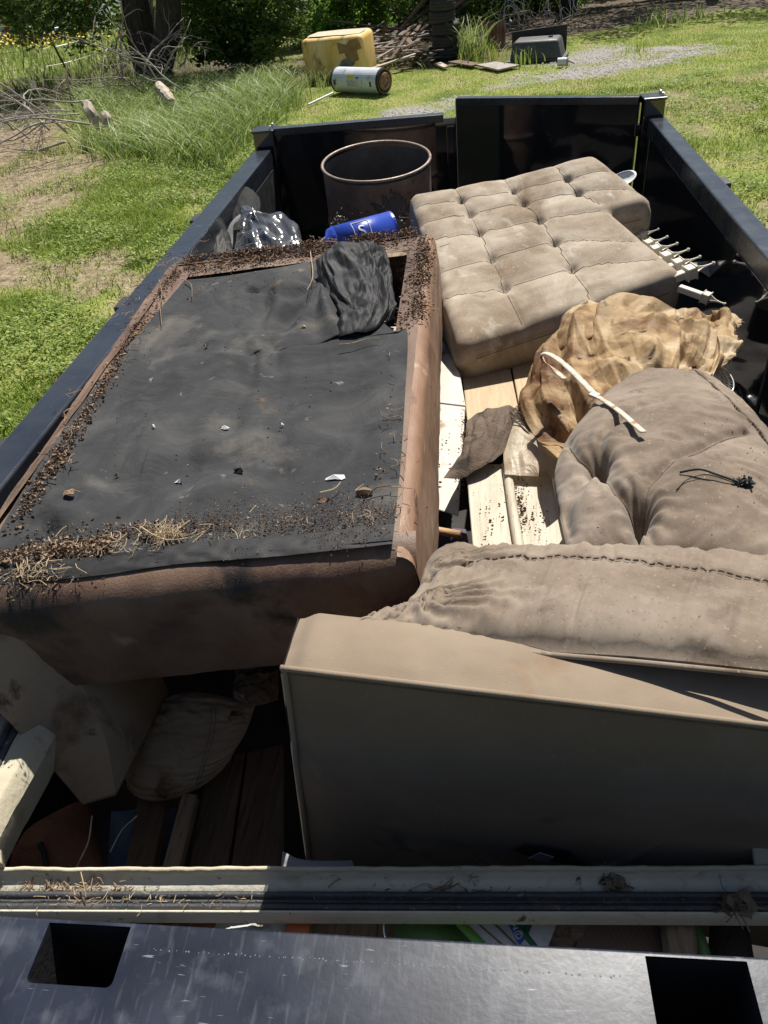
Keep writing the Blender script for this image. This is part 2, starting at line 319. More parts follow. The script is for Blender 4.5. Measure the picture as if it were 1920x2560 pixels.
m_blueprint = M('blue_print', [(.02, .11, .42), (.03, .14, .5)], 5, .5, 0, 0)
m_orange = M('orange_print', [(.50, .12, .03), (.6, .17, .05)], 5, .5, 0, 0)
m_whitesack = M('dirty_white_sack', [(.50, .50, .49), (.68, .68, .67)], 9, .55, 0, .2, 40, stains=[((.2, .16, .12), 14, .6, .7)])
m_rock = M('pitted_stone', [(.12, .09, .06), (.28, .22, .16)], 16, .9, 0, .8, 50, stains=[((.05, .035, .025), 30, .55, .65)])
m_card = M('brown_corrugated_card', [(.16, .105, .075), (.22, .155, .115)], 5, .9, 0, .2, 40)
m_yellow = M('yellow_sticker', [(.62, .52, .08), (.7, .6, .12)], 10, .6, 0, 0)
m_print = M('dark_print', [(.05, .05, .05), (.09, .09, .09)], 10, .6, 0, 0)
m_thread = M('seam_thread', [(.10, .07, .048), (.17, .125, .09)], 30, .9, 0, 0)
m_threadl = M('light_piping', [(.34, .28, .22), (.42, .35, .28)], 30, .9, 0, 0)
m_leafdry = M('dry_leaf', [(.10, .075, .05), (.24, .19, .13)], 30, .9, 0, .3, 100)
m_heap = M('rubbish_dark', [(.012, .011, .010), (.035, .030, .026)], 8, .8, 0, .5, 40)

# ---------------------------------------------------------------- ground
def poly(pts): return np.array([at(x, y, 0)[:2] for x, y in pts])
def sdf_poly(P, X, Y):
    """signed distance, negative inside"""
    d = np.full(X.shape, 1e9); ins = np.zeros(X.shape, bool); n = len(P)
    for i in range(n):
        a = P[i]; b = P[(i+1) % n]; ex, ey = b-a; wx = X-a[0]; wy = Y-a[1]
        t = np.clip((wx*ex+wy*ey)/(ex*ex+ey*ey+1e-12), 0, 1); d = np.minimum(d, np.hypot(wx-t*ex, wy-t*ey))
        c = ((a[1] > Y) != (b[1] > Y)); xi = a[0]+(Y-a[1])*(b[0]-a[0])/((b[1]-a[1]) if abs(b[1]-a[1]) > 1e-9 else 1e-9); ins ^= c & (X < xi)
    return np.where(ins, -d, d)
G1 = poly([(930, 292), (960, 268), (1060, 262), (1180, 232), (1240, 208), (1250, 190), (1330, 172), (1330, 155), (1420, 130), (1480, 118), (1640, 106), (1880, 108), (1800, 128), (1650, 160), (1520, 182), (1340, 196), (1250, 226), (1160, 250), (1150, 300)])
G2 = poly([(-300, 800), (-250, 360), (0, 300), (230, 320), (330, 400), (230, 470), (160, 560), (60, 640), (0, 700)])
G3 = poly([(1180, 118), (1380, 92), (1560, 62), (1930, 12), (2100, -60), (900, -110), (980, 110)])  # dirt under the upper right trees, its shade put into the ground colour
G4 = poly([(200, 330), (210, 230), (330, 190), (480, 180), (640, 185), (745, 250), (700, 300), (640, 350), (560, 430), (430, 420), (300, 400)])
G5 = poly([(0, 300), (0, 200), (200, 160), (600, 130), (780, 200), (740, 250), (480, 230), (250, 260)])
G6 = poly([(900, 205), (760, 215), (720, 60), (1230, 40), (1260, 110), (1240, 165), (1120, 165), (960, 175)])
def n2(X, Y, s, o=3, seed=0): return fbm(np.stack([X*s, Y*s, np.zeros_like(X)+seed], -1), o, seed)
def mstep(a, b, x): t = np.clip((x-a)/(b-a), 0, 1); return t*t*(3-2*t)
def masks(X, Y):
    nz = n2(X, Y, .8, 4, 3); nf = n2(X, Y, 3.1, 3, 5)
    grav = (1-mstep(-.7, .3, sdf_poly(G1, X, Y)+nz*1.1+nf*.6))*(1-.6*mstep(.12, .4, n2(X, Y, 1.7, 4, 71)+nf*.2))
    dry = (1-mstep(-.9, .9, sdf_poly(G2, X, Y)+nz*1.2+nf*.6))
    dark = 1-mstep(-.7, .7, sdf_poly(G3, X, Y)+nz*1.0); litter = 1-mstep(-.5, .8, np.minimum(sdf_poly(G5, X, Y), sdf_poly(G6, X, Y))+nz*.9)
    tall = 1-mstep(-.3, .6, sdf_poly(G4, X, Y)+nz*.7)
    right = mstep(2., 4., X)*(1-mstep(17, 19, Y)); near = mstep(-2., -3., X)*(1-mstep(15, 17, Y))
    patch = mstep(.04, .32, n2(X, Y, 1.1, 4, 9)+nf*.3)*(right*.8+near*.9)
    dry = np.clip(dry+patch, 0, 1)
    return grav, dry, dark, litter, tall
def axis(lo, hi, n, ext, m): a = np.linspace(lo, hi, n); s = np.geomspace(.3, ext, m); return np.concatenate([lo-s[::-1], a, hi+s])
xs = axis(-13, 9, 260, 420, 26); ys = axis(2, 27, 300, 480, 26)
GX, GY = np.meshgrid(xs, ys); gr, dr, shaded_dirt, li, ta = masks(GX, GY)
GZ = .03*n2(GX, GY, .9, 3, 1)-.03
ground = struct('ground', (np.stack([GX, GY, GZ], -1).reshape(-1, 3), gridF(len(xs), len(ys))), None, True)
for nme, arr in (('gravel', gr), ('dry', np.clip(dr, 0, 1)), ('litter', np.clip(li+shaded_dirt, 0, 1))):  # litter also carries the shade painted on the upper right dirt
    a = ground.data.attributes.new(nme, 'FLOAT', 'POINT'); a.data.foreach_set('value', arr.ravel().astype(np.float32))
m = bpy.data.materials.new('meadow_soil'); m.use_nodes = True; nt = m.node_tree; N = nt.nodes; L = nt.links; p = N['Principled BSDF']; p.inputs['Roughness'].default_value = .95
tc = N.new('ShaderNodeTexCoord')
def gn(s, st, det=6):
    n = N.new('ShaderNodeTexNoise'); n.inputs['Scale'].default_value = s; n.inputs['Detail'].default_value = det; L.new(tc.outputs['Object'], n.inputs[0])
    r = N.new('ShaderNodeValToRGB'); L.new(n.outputs['Fac'], r.inputs[0]); e = r.color_ramp.elements
    while len(e) < len(st): e.new(.5)
    for k, (q, c) in enumerate(st): e[k].position = q; e[k].color = (*c, 1)
    return r.outputs[0]
cg = gn(1.1, [(.3, (.12, .16, .025)), (.44, (.21, .26, .04)), (.56, (.30, .31, .08)), (.70, (.34, .28, .15))], 14)
cgf = gn(40, [(.3, (.45, .45, .45)), (.7, (1.25, 1.25, 1.25))], 5)
mg = N.new('ShaderNodeMixRGB'); mg.blend_type = 'MULTIPLY'; mg.inputs[0].default_value = 1; L.new(cg, mg.inputs[1]); L.new(cgf, mg.inputs[2]); col = mg.outputs[0]
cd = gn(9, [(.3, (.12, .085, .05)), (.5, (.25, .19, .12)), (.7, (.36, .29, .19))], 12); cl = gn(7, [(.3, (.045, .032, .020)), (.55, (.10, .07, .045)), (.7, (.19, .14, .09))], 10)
cv = gn(26, [(.3, (.12, .108, .09)), (.5, (.27, .25, .22)), (.68, (.42, .40, .37))], 12)
for an, c in (('dry', cd), ('litter', cl), ('gravel', cv)):
    a = N.new('ShaderNodeAttribute'); a.attribute_name = an; x = N.new('ShaderNodeMixRGB'); L.new(a.outputs['Fac'], x.inputs[0]); L.new(col, x.inputs[1]); L.new(c, x.inputs[2]); col = x.outputs[0]
L.new(col, p.inputs['Base Color'])
nb = N.new('ShaderNodeTexNoise'); nb.inputs['Scale'].default_value = 22; nb.inputs['Detail'].default_value = 8; L.new(tc.outputs['Object'], nb.inputs[0])
bp = N.new('ShaderNodeBump'); bp.inputs['Strength'].default_value = .8; bp.inputs['Distance'].default_value = .05; L.new(nb.outputs['Fac'], bp.inputs['Height']); L.new(bp.outputs[0], p.inputs['Normal'])
ground.data.materials.append(m)
CAMX = np.array([CR, CF, CU])
def inview(P, mg=120):
    d = (P-np.array([0, 0, CH]))@CAMX; return (d[:, 2] > .1) & (np.abs(d[:, 0]*F_PX/d[:, 2]) < 960+mg) & (np.abs(d[:, 1]*F_PX/d[:, 2]) < 1280+mg)
def in_trailer(x, y, m=0.): return (x > -1.3-m) & (x < 1.1+m) & (y < 5.4)
def blades(name, n, x0, x1, y0, y1, dens, hgt, wid, mat, lean, seed, segs=2, tintf=None, label='', cat='grass', droop=.5):
    r = np.random.default_rng(seed); X = r.uniform(x0, x1, n); Y = r.uniform(y0, y1, n); P = np.stack([X, Y, X*0], 1)
    k = inview(P, 260) & ~in_trailer(X, Y, .02); X, Y = X[k], Y[k]; k = r.random(len(X)) < dens(X, Y); X, Y = X[k], Y[k]; n = len(X)
    h = hgt(X, Y)*r.uniform(.45, 1.25, n); w = wid*r.uniform(.6, 1.3, n); a = r.uniform(0, 2*math.pi, n); la = r.uniform(0, 2*math.pi, n); ln = lean*r.uniform(.2, 1.4, n)*h
    z0 = .03*n2(X, Y, .9, 3, 1)-.035; rows = []
    for s in range(segs+1):
        t = s/segs; cx = X+np.cos(la)*ln*t**1.8; cy = Y+np.sin(la)*ln*t**1.8; cz = z0+h*(t-droop*t**3*.5); ww = w*(1-t)**.6*.5
        if s < segs: rows += [np.stack([cx-np.cos(a)*ww, cy-np.sin(a)*ww, cz], 1), np.stack([cx+np.cos(a)*ww, cy+np.sin(a)*ww, cz], 1)]
        else: rows.append(np.stack([cx, cy, cz], 1))
    m_ = len(rows); V = np.stack(rows, 1).reshape(-1, 3); b = np.arange(n)*m_; T = []
    for s in range(segs-1): T += [np.stack([b+2*s, b+2*s+1, b+2*s+3], 1), np.stack([b+2*s, b+2*s+3, b+2*s+2], 1)]
    T.append(np.stack([b+2*segs-2, b+2*segs-1, b+2*segs], 1))
    o = bpy.data.objects.new(name, _mesh(name, V, np.concatenate(T), mat)); COL.objects.link(o); tag(o, label, cat, None, 'stuff')
    tn = np.clip((tintf(X, Y) if tintf else .4)+r.normal(0, .16, n), 0, 1); tv = np.repeat(tn, m_).reshape(n, m_); tv[:, -1] = np.clip(tv[:, -1]+.12, 0, 1); set_tint(o, tv.ravel()); return o
def dn(kind):
    def f(X, Y):
        g, d, k, l, t = masks(X, Y); bare = np.clip(g*1.0+d*.85+k+l*.9, 0, 1)
        if kind == 'lawn': return np.clip(1-bare, .02, 1)*(1-t)
        if kind == 'weed': return np.clip(1-bare*.92, .03, 1)*mstep(-.35, .25, n2(X, Y, .9, 3, 21))*(1-g)*(1-l)
        if kind == 'tall': return t
        if kind == 'dead': return np.clip(d*.8+l*.5, 0, 1)*(1-g)*mstep(-.5, .2, n2(X, Y, 1.3, 3, 91))
        if kind == 'mid': return np.clip(l*.7, 0, 1)*mstep(-.3, .3, n2(X, Y, .8, 3, 31))*(X < -1)
    return f
tv = lambda X, Y: .38+.35*n2(X, Y, .7, 3, 44)
blades('lawn_grass', 330000, -9, 9.5, 5.5, 26, dn('lawn'), lambda X, Y: .055+.02*n2(X, Y, .8, 2, 8), .012, m_grass, .5, 11, 1, tv, 'short sunlit lawn grass growing over the open yard')
blades('weed_grass', 150000, -9, -1.2, 3.5, 16, dn('weed'), lambda X, Y: .15+.05*n2(X, Y, .6, 2, 8), .014, m_grass, .9, 12, 3, lambda X, Y: .35+.3*n2(X, Y, 1.5, 3, 4), 'leafy crabgrass and weeds beside the left side of the trailer')
blades('weed_grass', 60000, 1.1, 9, 5, 17, dn('weed'), lambda X, Y: .11+.04*n2(X, Y, .6, 2, 8), .013, m_grass, .9, 13, 3, lambda X, Y: .35+.3*n2(X, Y, 1.5, 3, 4), 'low weeds in the lawn beyond the right side of the trailer')
blades('dry_grass', 90000, -10, 9, 4, 26, dn('dead'), lambda X, Y: .07+.03*n2(X, Y, .6, 2, 8), .010, m_grass, 1.6, 17, 2, lambda X, Y: .95+0*X, 'short dry straw coloured grass on the bare patches')
blades('tall_grass', 34000, -10, -1.5, 9, 22, dn('tall'), lambda X, Y: .62+.22*n2(X, Y, .6, 2, 8), .024, m_tall, 1.15, 14, 4, lambda X, Y: .45+.3*n2(X, Y, 1.1, 3, 4), 'tall arching pale green grass in front of the trees')
blades('undergrowth', 40000, -22, 1, 16, 36, dn('mid'), lambda X, Y: .35+.2*n2(X, Y, .6, 2, 8), .018, m_tall, .8, 15, 3, lambda X, Y: .3+.3*n2(X, Y, .9, 3, 4), 'rough undergrowth under the trees')
blades('meadow_grass', 60000, -45, -9, 22, 75, lambda X, Y: np.ones_like(X)*.8, lambda X, Y: .5+.15*n2(X, Y, .4, 2, 8), .045, m_tall, .6, 16, 2, lambda X, Y: .4+.3*n2(X, Y, .3, 3, 4), 'sunlit tall meadow beyond the wire fence')
def broadleaf(n, x0, x1, y0, y1, seed, label):
    r = np.random.default_rng(seed); X = r.uniform(x0, x1, n); Y = r.uniform(y0, y1, n); P = np.stack([X, Y, X*0], 1); k = inview(P, 200) & ~in_trailer(X, Y, .05); X, Y = X[k], Y[k]; g, d, kk, l, t = masks(X, Y)
    k = (r.random(len(X)) < np.clip(1-g-.6*d-l, 0, 1)) & (n2(X, Y, 1.3, 3, 55) > r.uniform(-.1, .35, len(X))); X, Y = X[k], Y[k]; C = np.repeat(np.stack([X, Y, X*0+.03], 1), 9, 0)+r.normal(0, 1, (len(X)*9, 3))*[.06, .06, .02]+[0, 0, .03]
    V, q = leaves(C, .032, r, 2.0) if False else _flat(C, .024, r); o = single('broadleaf_weeds', (V, q), m_grass, label, 'weeds', kind='stuff'); set_tint(o, np.repeat(np.clip(r.normal(.38, .2, len(C)), 0, 1), 4))
def _flat(C, size, r):
    n = len(C); t = r.uniform(0, 6.28, n); a = np.stack([np.cos(t), np.sin(t), r.normal(.25, .3, n)], 1); b = np.stack([-np.sin(t), np.cos(t), r.normal(0, .3, n)], 1); s = size*r.uniform(.5, 1.4, (n, 1))
    return np.stack([C-a*s, C+b*s*.42, C+a*s, C-b*s*.42], 1).reshape(-1, 3), np.arange(n)[:, None]*4+np.arange(4)[None]
broadleaf(16000, -8, -1.2, 4, 15, 71, 'small broad leaved weeds in the grass left of the trailer'); broadleaf(9000, 1.1, 9, 5, 18, 72, 'small broad leaved weeds in the lawn right of the trailer')
# flowers in the meadow
r = np.random.default_rng(5); c = np.array([at(x, y, 0) for x, y in zip(r.normal(70, 60, 60), r.normal(140, 12, 60))]+[at(x, y, 0) for x, y in zip(r.normal(250, 14, 16), r.normal(120, 12, 16))])
FV = []; FF = []
for q in c:
    for k in range(12):
        b = q+np.array([r.normal(0, .7), r.normal(0, .7), r.uniform(.45, .75)]); s = r.uniform(.022, .05); n = len(FV); Rm = eul(r.uniform(-.8, .8), r.uniform(-.8, .8), r.uniform(0, 3))
        for a in range(6): FV.append(b+Rm@np.array([s*math.cos(a*1.047), s*math.sin(a*1.047), 0]))
        FF.append(tuple(range(n, n+6)))
single('wildflowers', (np.array(FV), FF), m_flower, 'yellow wildflowers scattered in the meadow by the shed', 'flowers', kind='stuff')
# gravel stones
r = np.random.default_rng(8); X = r.uniform(-2, 9, 40000); Y = r.uniform(14, 25, 40000); g = masks(X, Y)[0]; k = r.random(40000) < g*.28; X, Y = X[k], Y[k]; n = len(X)
oc = np.array([(1, 0, 0), (0, 1, 0), (-1, 0, 0), (0, -1, 0), (0, 0, .8)]); s = r.uniform(.012, .035, n)
V = (oc[None]*s[:, None, None]*r.uniform(.6, 1.3, (n, 5, 3))+np.stack([X, Y, X*0-.015], 1)[:, None]).reshape(-1, 3); b = np.arange(n)*5
T = np.concatenate([np.stack([b+i, b+(i+1) % 4, b+4], 1) for i in range(4)])
m_stone = M('limestone_chips', [(.20, .19, .17), (.38, .36, .34)], 3, .9, 0, 0)
single('gravel', (V, T), m_stone, 'pale loose gravel on the bare track across the lawn', 'gravel', kind='stuff')

# ---------------------------------------------------------------- trees and bushes
def leaves(C, size, r, flat=.4):
    n = len(C); a = r.normal(0, 1, (n, 3)); a[:, 2] *= flat; a /= np.linalg.norm(a, axis=1)[:, None]; b = r.normal(0, 1, (n, 3)); b -= a*(a*b).sum(1)[:, None]; b /= np.linalg.norm(b, axis=1)[:, None]
    s = size*r.uniform(.6, 1.4, (n, 1)); V = np.stack([C-a*s, C+b*s*.42, C+a*s, C-b*s*.42], 1).reshape(-1, 3); q = np.arange(n)[:, None]*4+np.arange(4)[None]; return V, q
def tree(name, label, x, y, segs, crowns, mat, leaf, seed, group=None, cat='tree', bark=None):
    """segs: trunk/limb polylines with radii, crowns: (cx,cy,cz,rx,ry,rz,n)"""
    r = np.random.default_rng(seed); t = thing(name, label, cat, (x, y, 0), group)
    for i, (P, rad) in enumerate(segs): part('trunk' if i == 0 else 'limb', tube(np.array(P)+np.array([x, y, -.05]), rad, 9, 10), bark or m_bark, t, True)
    C = []; tn = []
    for cx, cy, cz, rx, ry, rz, n in crowns:
        nc = max(4, int(n/95)); u = r.normal(0, 1, (nc, 3)); u /= np.linalg.norm(u, axis=1)[:, None]; u *= r.uniform(.35, 1.0, (nc, 1))**.5
        cc = np.array([cx, cy, cz])+u*np.array([rx, ry, rz]); id_ = r.integers(0, nc, n); q = cc[id_]+r.normal(0, 1, (n, 3))*np.array([rx, ry, rz])*.14
        C.append(q); tn.append(r.normal(.45, .22, nc)[id_]+r.normal(0, .15, n))
    C = np.concatenate(C)+np.array([x, y, 0]); tn = np.clip(np.concatenate(tn), 0, 1); k = C[:, 2] > .03; C, tn = C[k], tn[k]
    V, Fq = leaves(C, leaf, r); o = part('crown', (V, Fq), mat, t); set_tint(o, np.repeat(tn, 4)); o['kind'] = 'stuff'; return t
tk = at(390, 195, 0)
tree('tree', 'large dark tree with a double trunk rising from the brush', tk[0], tk[1],
     [([(0, 0, 0), (-.05, 0, .5), (-.06, 0, 1.2), (-.02, 0, 2.2), (-.4, .3, 5.5)], [.55, .44, .40, .36, .2]), ([(.1, -.1, .1), (.6, -.9, .55), (1.05, -1.3, 1.1), (1.35, -1.4, 1.9), (1.6, -1.2, 5)], [.36, .34, .31, .28, .12]),
      ([(-.5, 0, 2.6), (-1.4, -.4, 3.2), (-2.6, -.6, 3.4)], [.14, .09, .04]), ([(1.1, 0, 2.4), (2.2, -.3, 3.0), (3.2, -.5, 3.1)], [.12, .08, .03])],
     [(0, .5, 6, 3.8, 2.2, 2.2, 3200), (-2.2, -.3, 2.3, 1.7, 1.2, 1.3, 5200), (2.0, .9, 2.2, 1.2, 1.0, .9, 2200), (-3.6, .8, 2.5, 1.5, 1.2, 1.1, 3200), (-1.0, 1.8, 1.8, 1.2, .8, 1.5, 1800)], m_leafA, .085, 3)
BT = [(585, 175, 'slim tree with thin dark stems just right of the double trunk', m_leafA, 1.3, 26, 'small'),
      (665, 170, 'small leafy tree between the slim stems and the yellow tank', m_leafA, 1.4, 26.5, 'small'),
      (800, 110, 'bright green leafy bush behind the yellow tank', m_leafB, 1.5, 27.5, 'bush'),
      (905, 78, 'lime green sapling left of the tyre stack', m_leafB, 1.0, 28.5, 'bush'),
      (1075, 75, 'dark green bush directly behind the tyre stack', m_leafA, 1.2, 28, 'bush'),
      (1215, 50, 'dense green tree above the rusty iron sheet', m_leafA, 1.6, 28.5, 'bush'),
      (1340, 22, 'dark green shrub overhanging the tangle of fence wire', m_leafB, 1.3, 29.5, 'bush'),
      (470, 120, 'olive coloured bush behind the double trunk', m_leafC, 1.6, 29, 'bush'),
      (240, 60, 'pale olive tree behind the wire fence post', m_leafC, 1.6, 33, 'small')]
for i, (px, py, lb, mt, rr, yy, kd) in enumerate(BT):
    b = at(px, py, 0); x, y = b[0], b[1]
    if kd == 'small': sg = [([(0, 0, 0), (.1, 0, 1), (.3, 0, 2.4), (.2, 0, 4.5)], [.09, .07, .06, .04]), ([(.05, 0, .3), (-.3, .1, 1.2), (-.5, .1, 2.8)], [.07, .05, .04]), ([(0, 0, .2), (.5, 0, 1.1), (1.0, 0, 2.4)], [.06, .045, .03])]
    else: sg = [([(0, 0, 0), (.05, 0, .7), (.1, 0, 1.6)], [.08, .06, .03]), ([(0, 0, .2), (.4, .1, .8), (.7, .1, 1.5)], [.05, .04, .02])]
    tree('bush' if kd == 'bush' else 'tree', lb, x, y, sg, [(0, 0, 1.9 if kd == 'small' else 1.25, rr*1.15, rr*.8, 1.55, 5200), (0, .3, 4.6, 2.0, 1.5, 1.2, 1100), (.2, -.3, .7, rr*.9, rr*.6, .6, 1500)], mt, .085, 20+i, 'leafy trees and bushes along the back of the yard', 'bush' if kd == 'bush' else 'tree')
for i, (x, y, lb) in enumerate([(3.2, 30.0, 'tall dark tree shading the top right corner, left of two'), (8.0, 31.0, 'tall dark tree shading the top right corner, right of two')]):
    tree('tree', lb, x, y, [([(0, 0, 0), (.1, 0, 2), (.2, 0, 5)], [.3, .22, .12])], [(0, -.6, 5.2, 3.6, 3.0, 2.2, 4200), (0, .6, 1.2, 2.6, .8, 1.1, 3200)], m_leafA, .11, 60+i, 'leafy trees and bushes along the back of the yard')
r = np.random.default_rng(77); n = 26000; C = np.stack([r.uniform(-20, 12, n), r.uniform(33, 36, n), r.uniform(0, 3.4, n)], 1); C[:, 2] *= .7+.4*n2(C[:, 0], C[:, 1], .5, 3, 6); C = C[(C[:, 0] > -13)]
V, q = leaves(C, .16, r); o = single('thicket', (V, q), m_leafC, 'dark thicket closing off the back of the yard', 'thicket', kind='stuff'); set_tint(o, np.repeat(np.clip(r.normal(.35, .25, len(C)), 0, 1), 4))
# shed
s0 = at(5, 100, 0); sx, sy = -18.6, 40.0
sh = thing('shed', 'white metal shed with red corner trim beyond the trees', 'shed', (sx-2, sy, 0))
W = []; x = sx-7
while x < sx+1.2: W.append(x); x += .3
SV = []; 
for k, x in enumerate(W): SV += [(x, sy+(.04 if k % 2 else 0), 0), (x, sy+(.04 if k % 2 else 0), 4.2)]
part('wall', (np.array(SV), [(2*i, 2*i+2, 2*i+3, 2*i+1) for i in range(len(W)-1)]), m_shed, sh)
part('side_wall', b2(sx+1.18, sx+1.28, sy, sy+5, 0, 4.2), m_shed, sh)
part('corner_trim', b2(sx+1.0, sx+1.2, sy-.06, sy-.01, 0, 4.2), m_red, sh); part('corner_trim', b2(sx-3.2, sx-3.0, sy-.06, sy-.01, 0, 4.2), m_red, sh)
part('door', b2(sx-2.9, sx-1.2, sy-.09, sy-.04, 0, 2.6, .01), m_shed, sh)
part('roof', hexa([(sx-7.2, sy-.3, 4.2), (sx+1.5, sy-.3, 4.2), (sx+1.5, sy+5.3, 5.6), (sx-7.2, sy+5.3, 5.6), (sx-7.2, sy-.3, 4.25), (sx+1.5, sy-.3, 4.25), (sx+1.5, sy+5.3, 5.65), (sx-7.2, sy+5.3, 5.65)]), m_shed, sh)
# wire fence
fp = [at(180, 200, 0), at(-60, 235, 0), at(330, 150, 0)]
wf = thing('wire_fence', 'thin steel post and wire fence in front of the meadow', 'fence', (fp[0][0], fp[0][1], 0))
for q in fp: part('post', tube([(q[0], q[1], 0), (q[0]-.45, q[1], 1.85)], .03, 6, 3), m_bark, wf)
for zz in (.5, .95, 1.4): part('wire', tube([fp[1]+[-.2, 0, zz], fp[0]+[-.2, 0, zz-.05], fp[2]+[-.2, 0, zz]], .006, 4, 14), m_silver, wf)

# ---------------------------------------------------------------- dead branches
def branch(P0, d, ln, r0, r, depth=0, out=None):
    if out is None: out = []
    n = 6; P = [np.array(P0, float)]; d = np.array(d, float); d /= np.linalg.norm(d)
    for i in range(n): d = d+r.normal(0, .14, 3)+np.array([0, 0, -.05]); d /= np.linalg.norm(d); P.append(P[-1]+d*ln/n); P[-1][2] = max(P[-1][2], .03)
    out.append(tube(np.array(P), [r0, r0*.7, r0*.25], 5 if depth == 0 else 4))
    if depth < 2:
        for k in range(3 if depth == 0 else 2):
            i = r.integers(1, n); dd = d+r.normal(0, .55, 3); branch(P[i], dd, ln*r.uniform(.35, .6), r0*.45, r, depth+1, out)
    return out
r = np.random.default_rng(31); cnt = 0
def brushpile(n, pxr, pyr, dirc, ln, mats, label, grp, rad=.02, zr=(.1, .7), sp=.5):
    for k in range(n):
        b = at(r.uniform(*pxr), r.uniform(*pyr), 0); b[2] = r.uniform(*zr); d = np.array(dirc)+r.normal(0, sp, 3)
        single('dead_branch', join(*branch(b, d, ln*r.uniform(.6, 1.3), rad*r.uniform(.6, 1.3), r)), mats[k % len(mats)], label, 'branch', grp, True)
brushpile(20, (330, 480), (215, 275), (-.3, -.3, .5), 1.7, [m_dead], 'bleached dead branch in the brush pile at the foot of the double trunk', 'bleached branches below the double trunk', .022)
brushpile(22, (20, 260), (300, 400), (-.7, -.2, .12), 2.0, [m_dead], 'grey curved dead branch in the brush pile at the left edge', 'bleached branches at the left edge', .022, (.15, .7), .35)
brushpile(12, (0, 420), (240, 330), (.3, -.2, .3), 1.5, [m_dead2], 'brown dead branch lying in dry litter at left', 'brown branches in the litter at left', .018)
q = at(372, 240, 0); single('dead_sapling', join(tube([q+[-.6, 0, .2], q+[-.45, 0, 1.0], q+[-.15, 0, 1.7], q+[-.05, 0, 2.3]], [.035, .025, .01], 6, 12), tube([q+[-.45, 0, 1.0], q+[-1.0, 0, 1.3], q+[-1.05, 0, 1.55]], [.02, .007], 5, 8), tube([q+[-.15, 0, 1.7], q+[.25, 0, 1.85], q+[.4, 0, 1.8]], [.015, .005], 5, 8), tube([q+[-.3, 0, 1.4], q+[-.6, 0, 1.9], q+[-.5, 0, 2.2]], [.015, .005], 5, 8)), m_dead, 'upright bleached dead sapling in front of the double trunk', 'branch', smooth=True)
def stump(pxs, label, mt):
    P = [at(x, y, z) for x, y, z in pxs]; t = tube(P, [.09, .13, .12, .07], 9, 12); V = t[0]+.05*fbm(t[0]*7, 3, 2)[:, None]*np.array([1, 1, .6]); return single('broken_log', (V, t[1]), mt, label, 'log')
stump([(215, 258, .75), (232, 290, .55), (250, 325, .3)], 'splintered broken log standing out of the left brush pile', m_stump)
stump([(262, 282, .55), (272, 305, .4), (280, 330, .2)], 'short pale log butt beside the splintered log', m_stump)
stump([(395, 215, .5), (425, 250, .35), (440, 280, .1)], 'barkless grey log leaning in the tall grass', m_stump)

# ---------------------------------------------------------------- yard junk
tb = at(762, 207, 0); tc_ = at(915, 198, 0); hh = aty(765, 96, tb[1])[2]
ax = tc_-tb; ln = np.linalg.norm(ax[:2]); ax = ax/ln; nrm = np.array([-ax[1], ax[0], 0])
tank = thing('plastic_tank', 'big faded yellow plastic tank standing in the yard', 'tank', tb+ax*ln/2+nrm*.55)
def tankpt(u, v, w): return tb+ax*u*ln+nrm*v*1.1+np.array([0, 0, w])
V, F = hexa([tankpt(.03, 0, 0), tankpt(1, 0, 0), tankpt(1, 1, 0), tankpt(.03, 1, 0), tankpt(0, 0, hh*.97), tankpt(.99, 0, hh*1.0), tankpt(.98, 1, hh*1.02), tankpt(.02, 1, hh*.99)], .12, 4)
part('body', (V, F), m_tank, tank, True)
r = np.random.default_rng(2)
jag = [(.60, .86), (.74, .80), (.80, .90), (.93, .93), (.98, .70), (.90, .66), (.92, .45), (.84, .40), (.80, .28), (.66, .26), (.64, .38), (.74, .42), (.70, .62), (.62, .60)]
def plate(pts, base, ex, ey, th=.01, out=None):
    nn = np.cross(ex, ey); nn = nn/np.linalg.norm(nn); P = [base+ex*u+ey*v for u, v in pts]; n = len(P)
    return np.array([q_-nn*th/2 for q_ in P]+[q_+nn*th/2 for q_ in P]), [tuple(range(n))[::-1], tuple(range(n, 2*n))]+[(i, (i+1) % n, n+(i+1) % n, n+i) for i in range(n)]
m_tankd = M('flaked_brown_patch', [(.20, .11, .045), (.34, .21, .09)], 5, .8, 0, .3, 20)
m_hole = M('torn_grey_liner', [(.06, .06, .06), (.22, .22, .22)], 8, .8, 0, .3, 20)
part('flaked_patch', plate(jag, tb-nrm*.006+np.array([0, 0, 0]), ax*ln, np.array([0, 0, hh]), .008), m_tankd, tank)
part('torn_liner', plate([(.60, .34), (.66, .30), (.82, .33), (.86, .38), (.78, .44), (.70, .50), (.64, .44)], tb-nrm*.014, ax*ln, np.array([0, 0, hh]), .008), m_hole, tank)
part('sunlit_top_plate', plate([(.10, .16), (.3, .10), (.5, .14), (.7, .09), (.93, .16), (.94, .5), (.9, .86), (.5, .9), (.12, .8), (.08, .4)], tb+np.array([0, 0, hh+.004]), ax*ln, nrm*1.1+np.array([0, 0, .02]), .006), m_foam, tank)  # pale plate that puts sunlight on the tank top into the colour
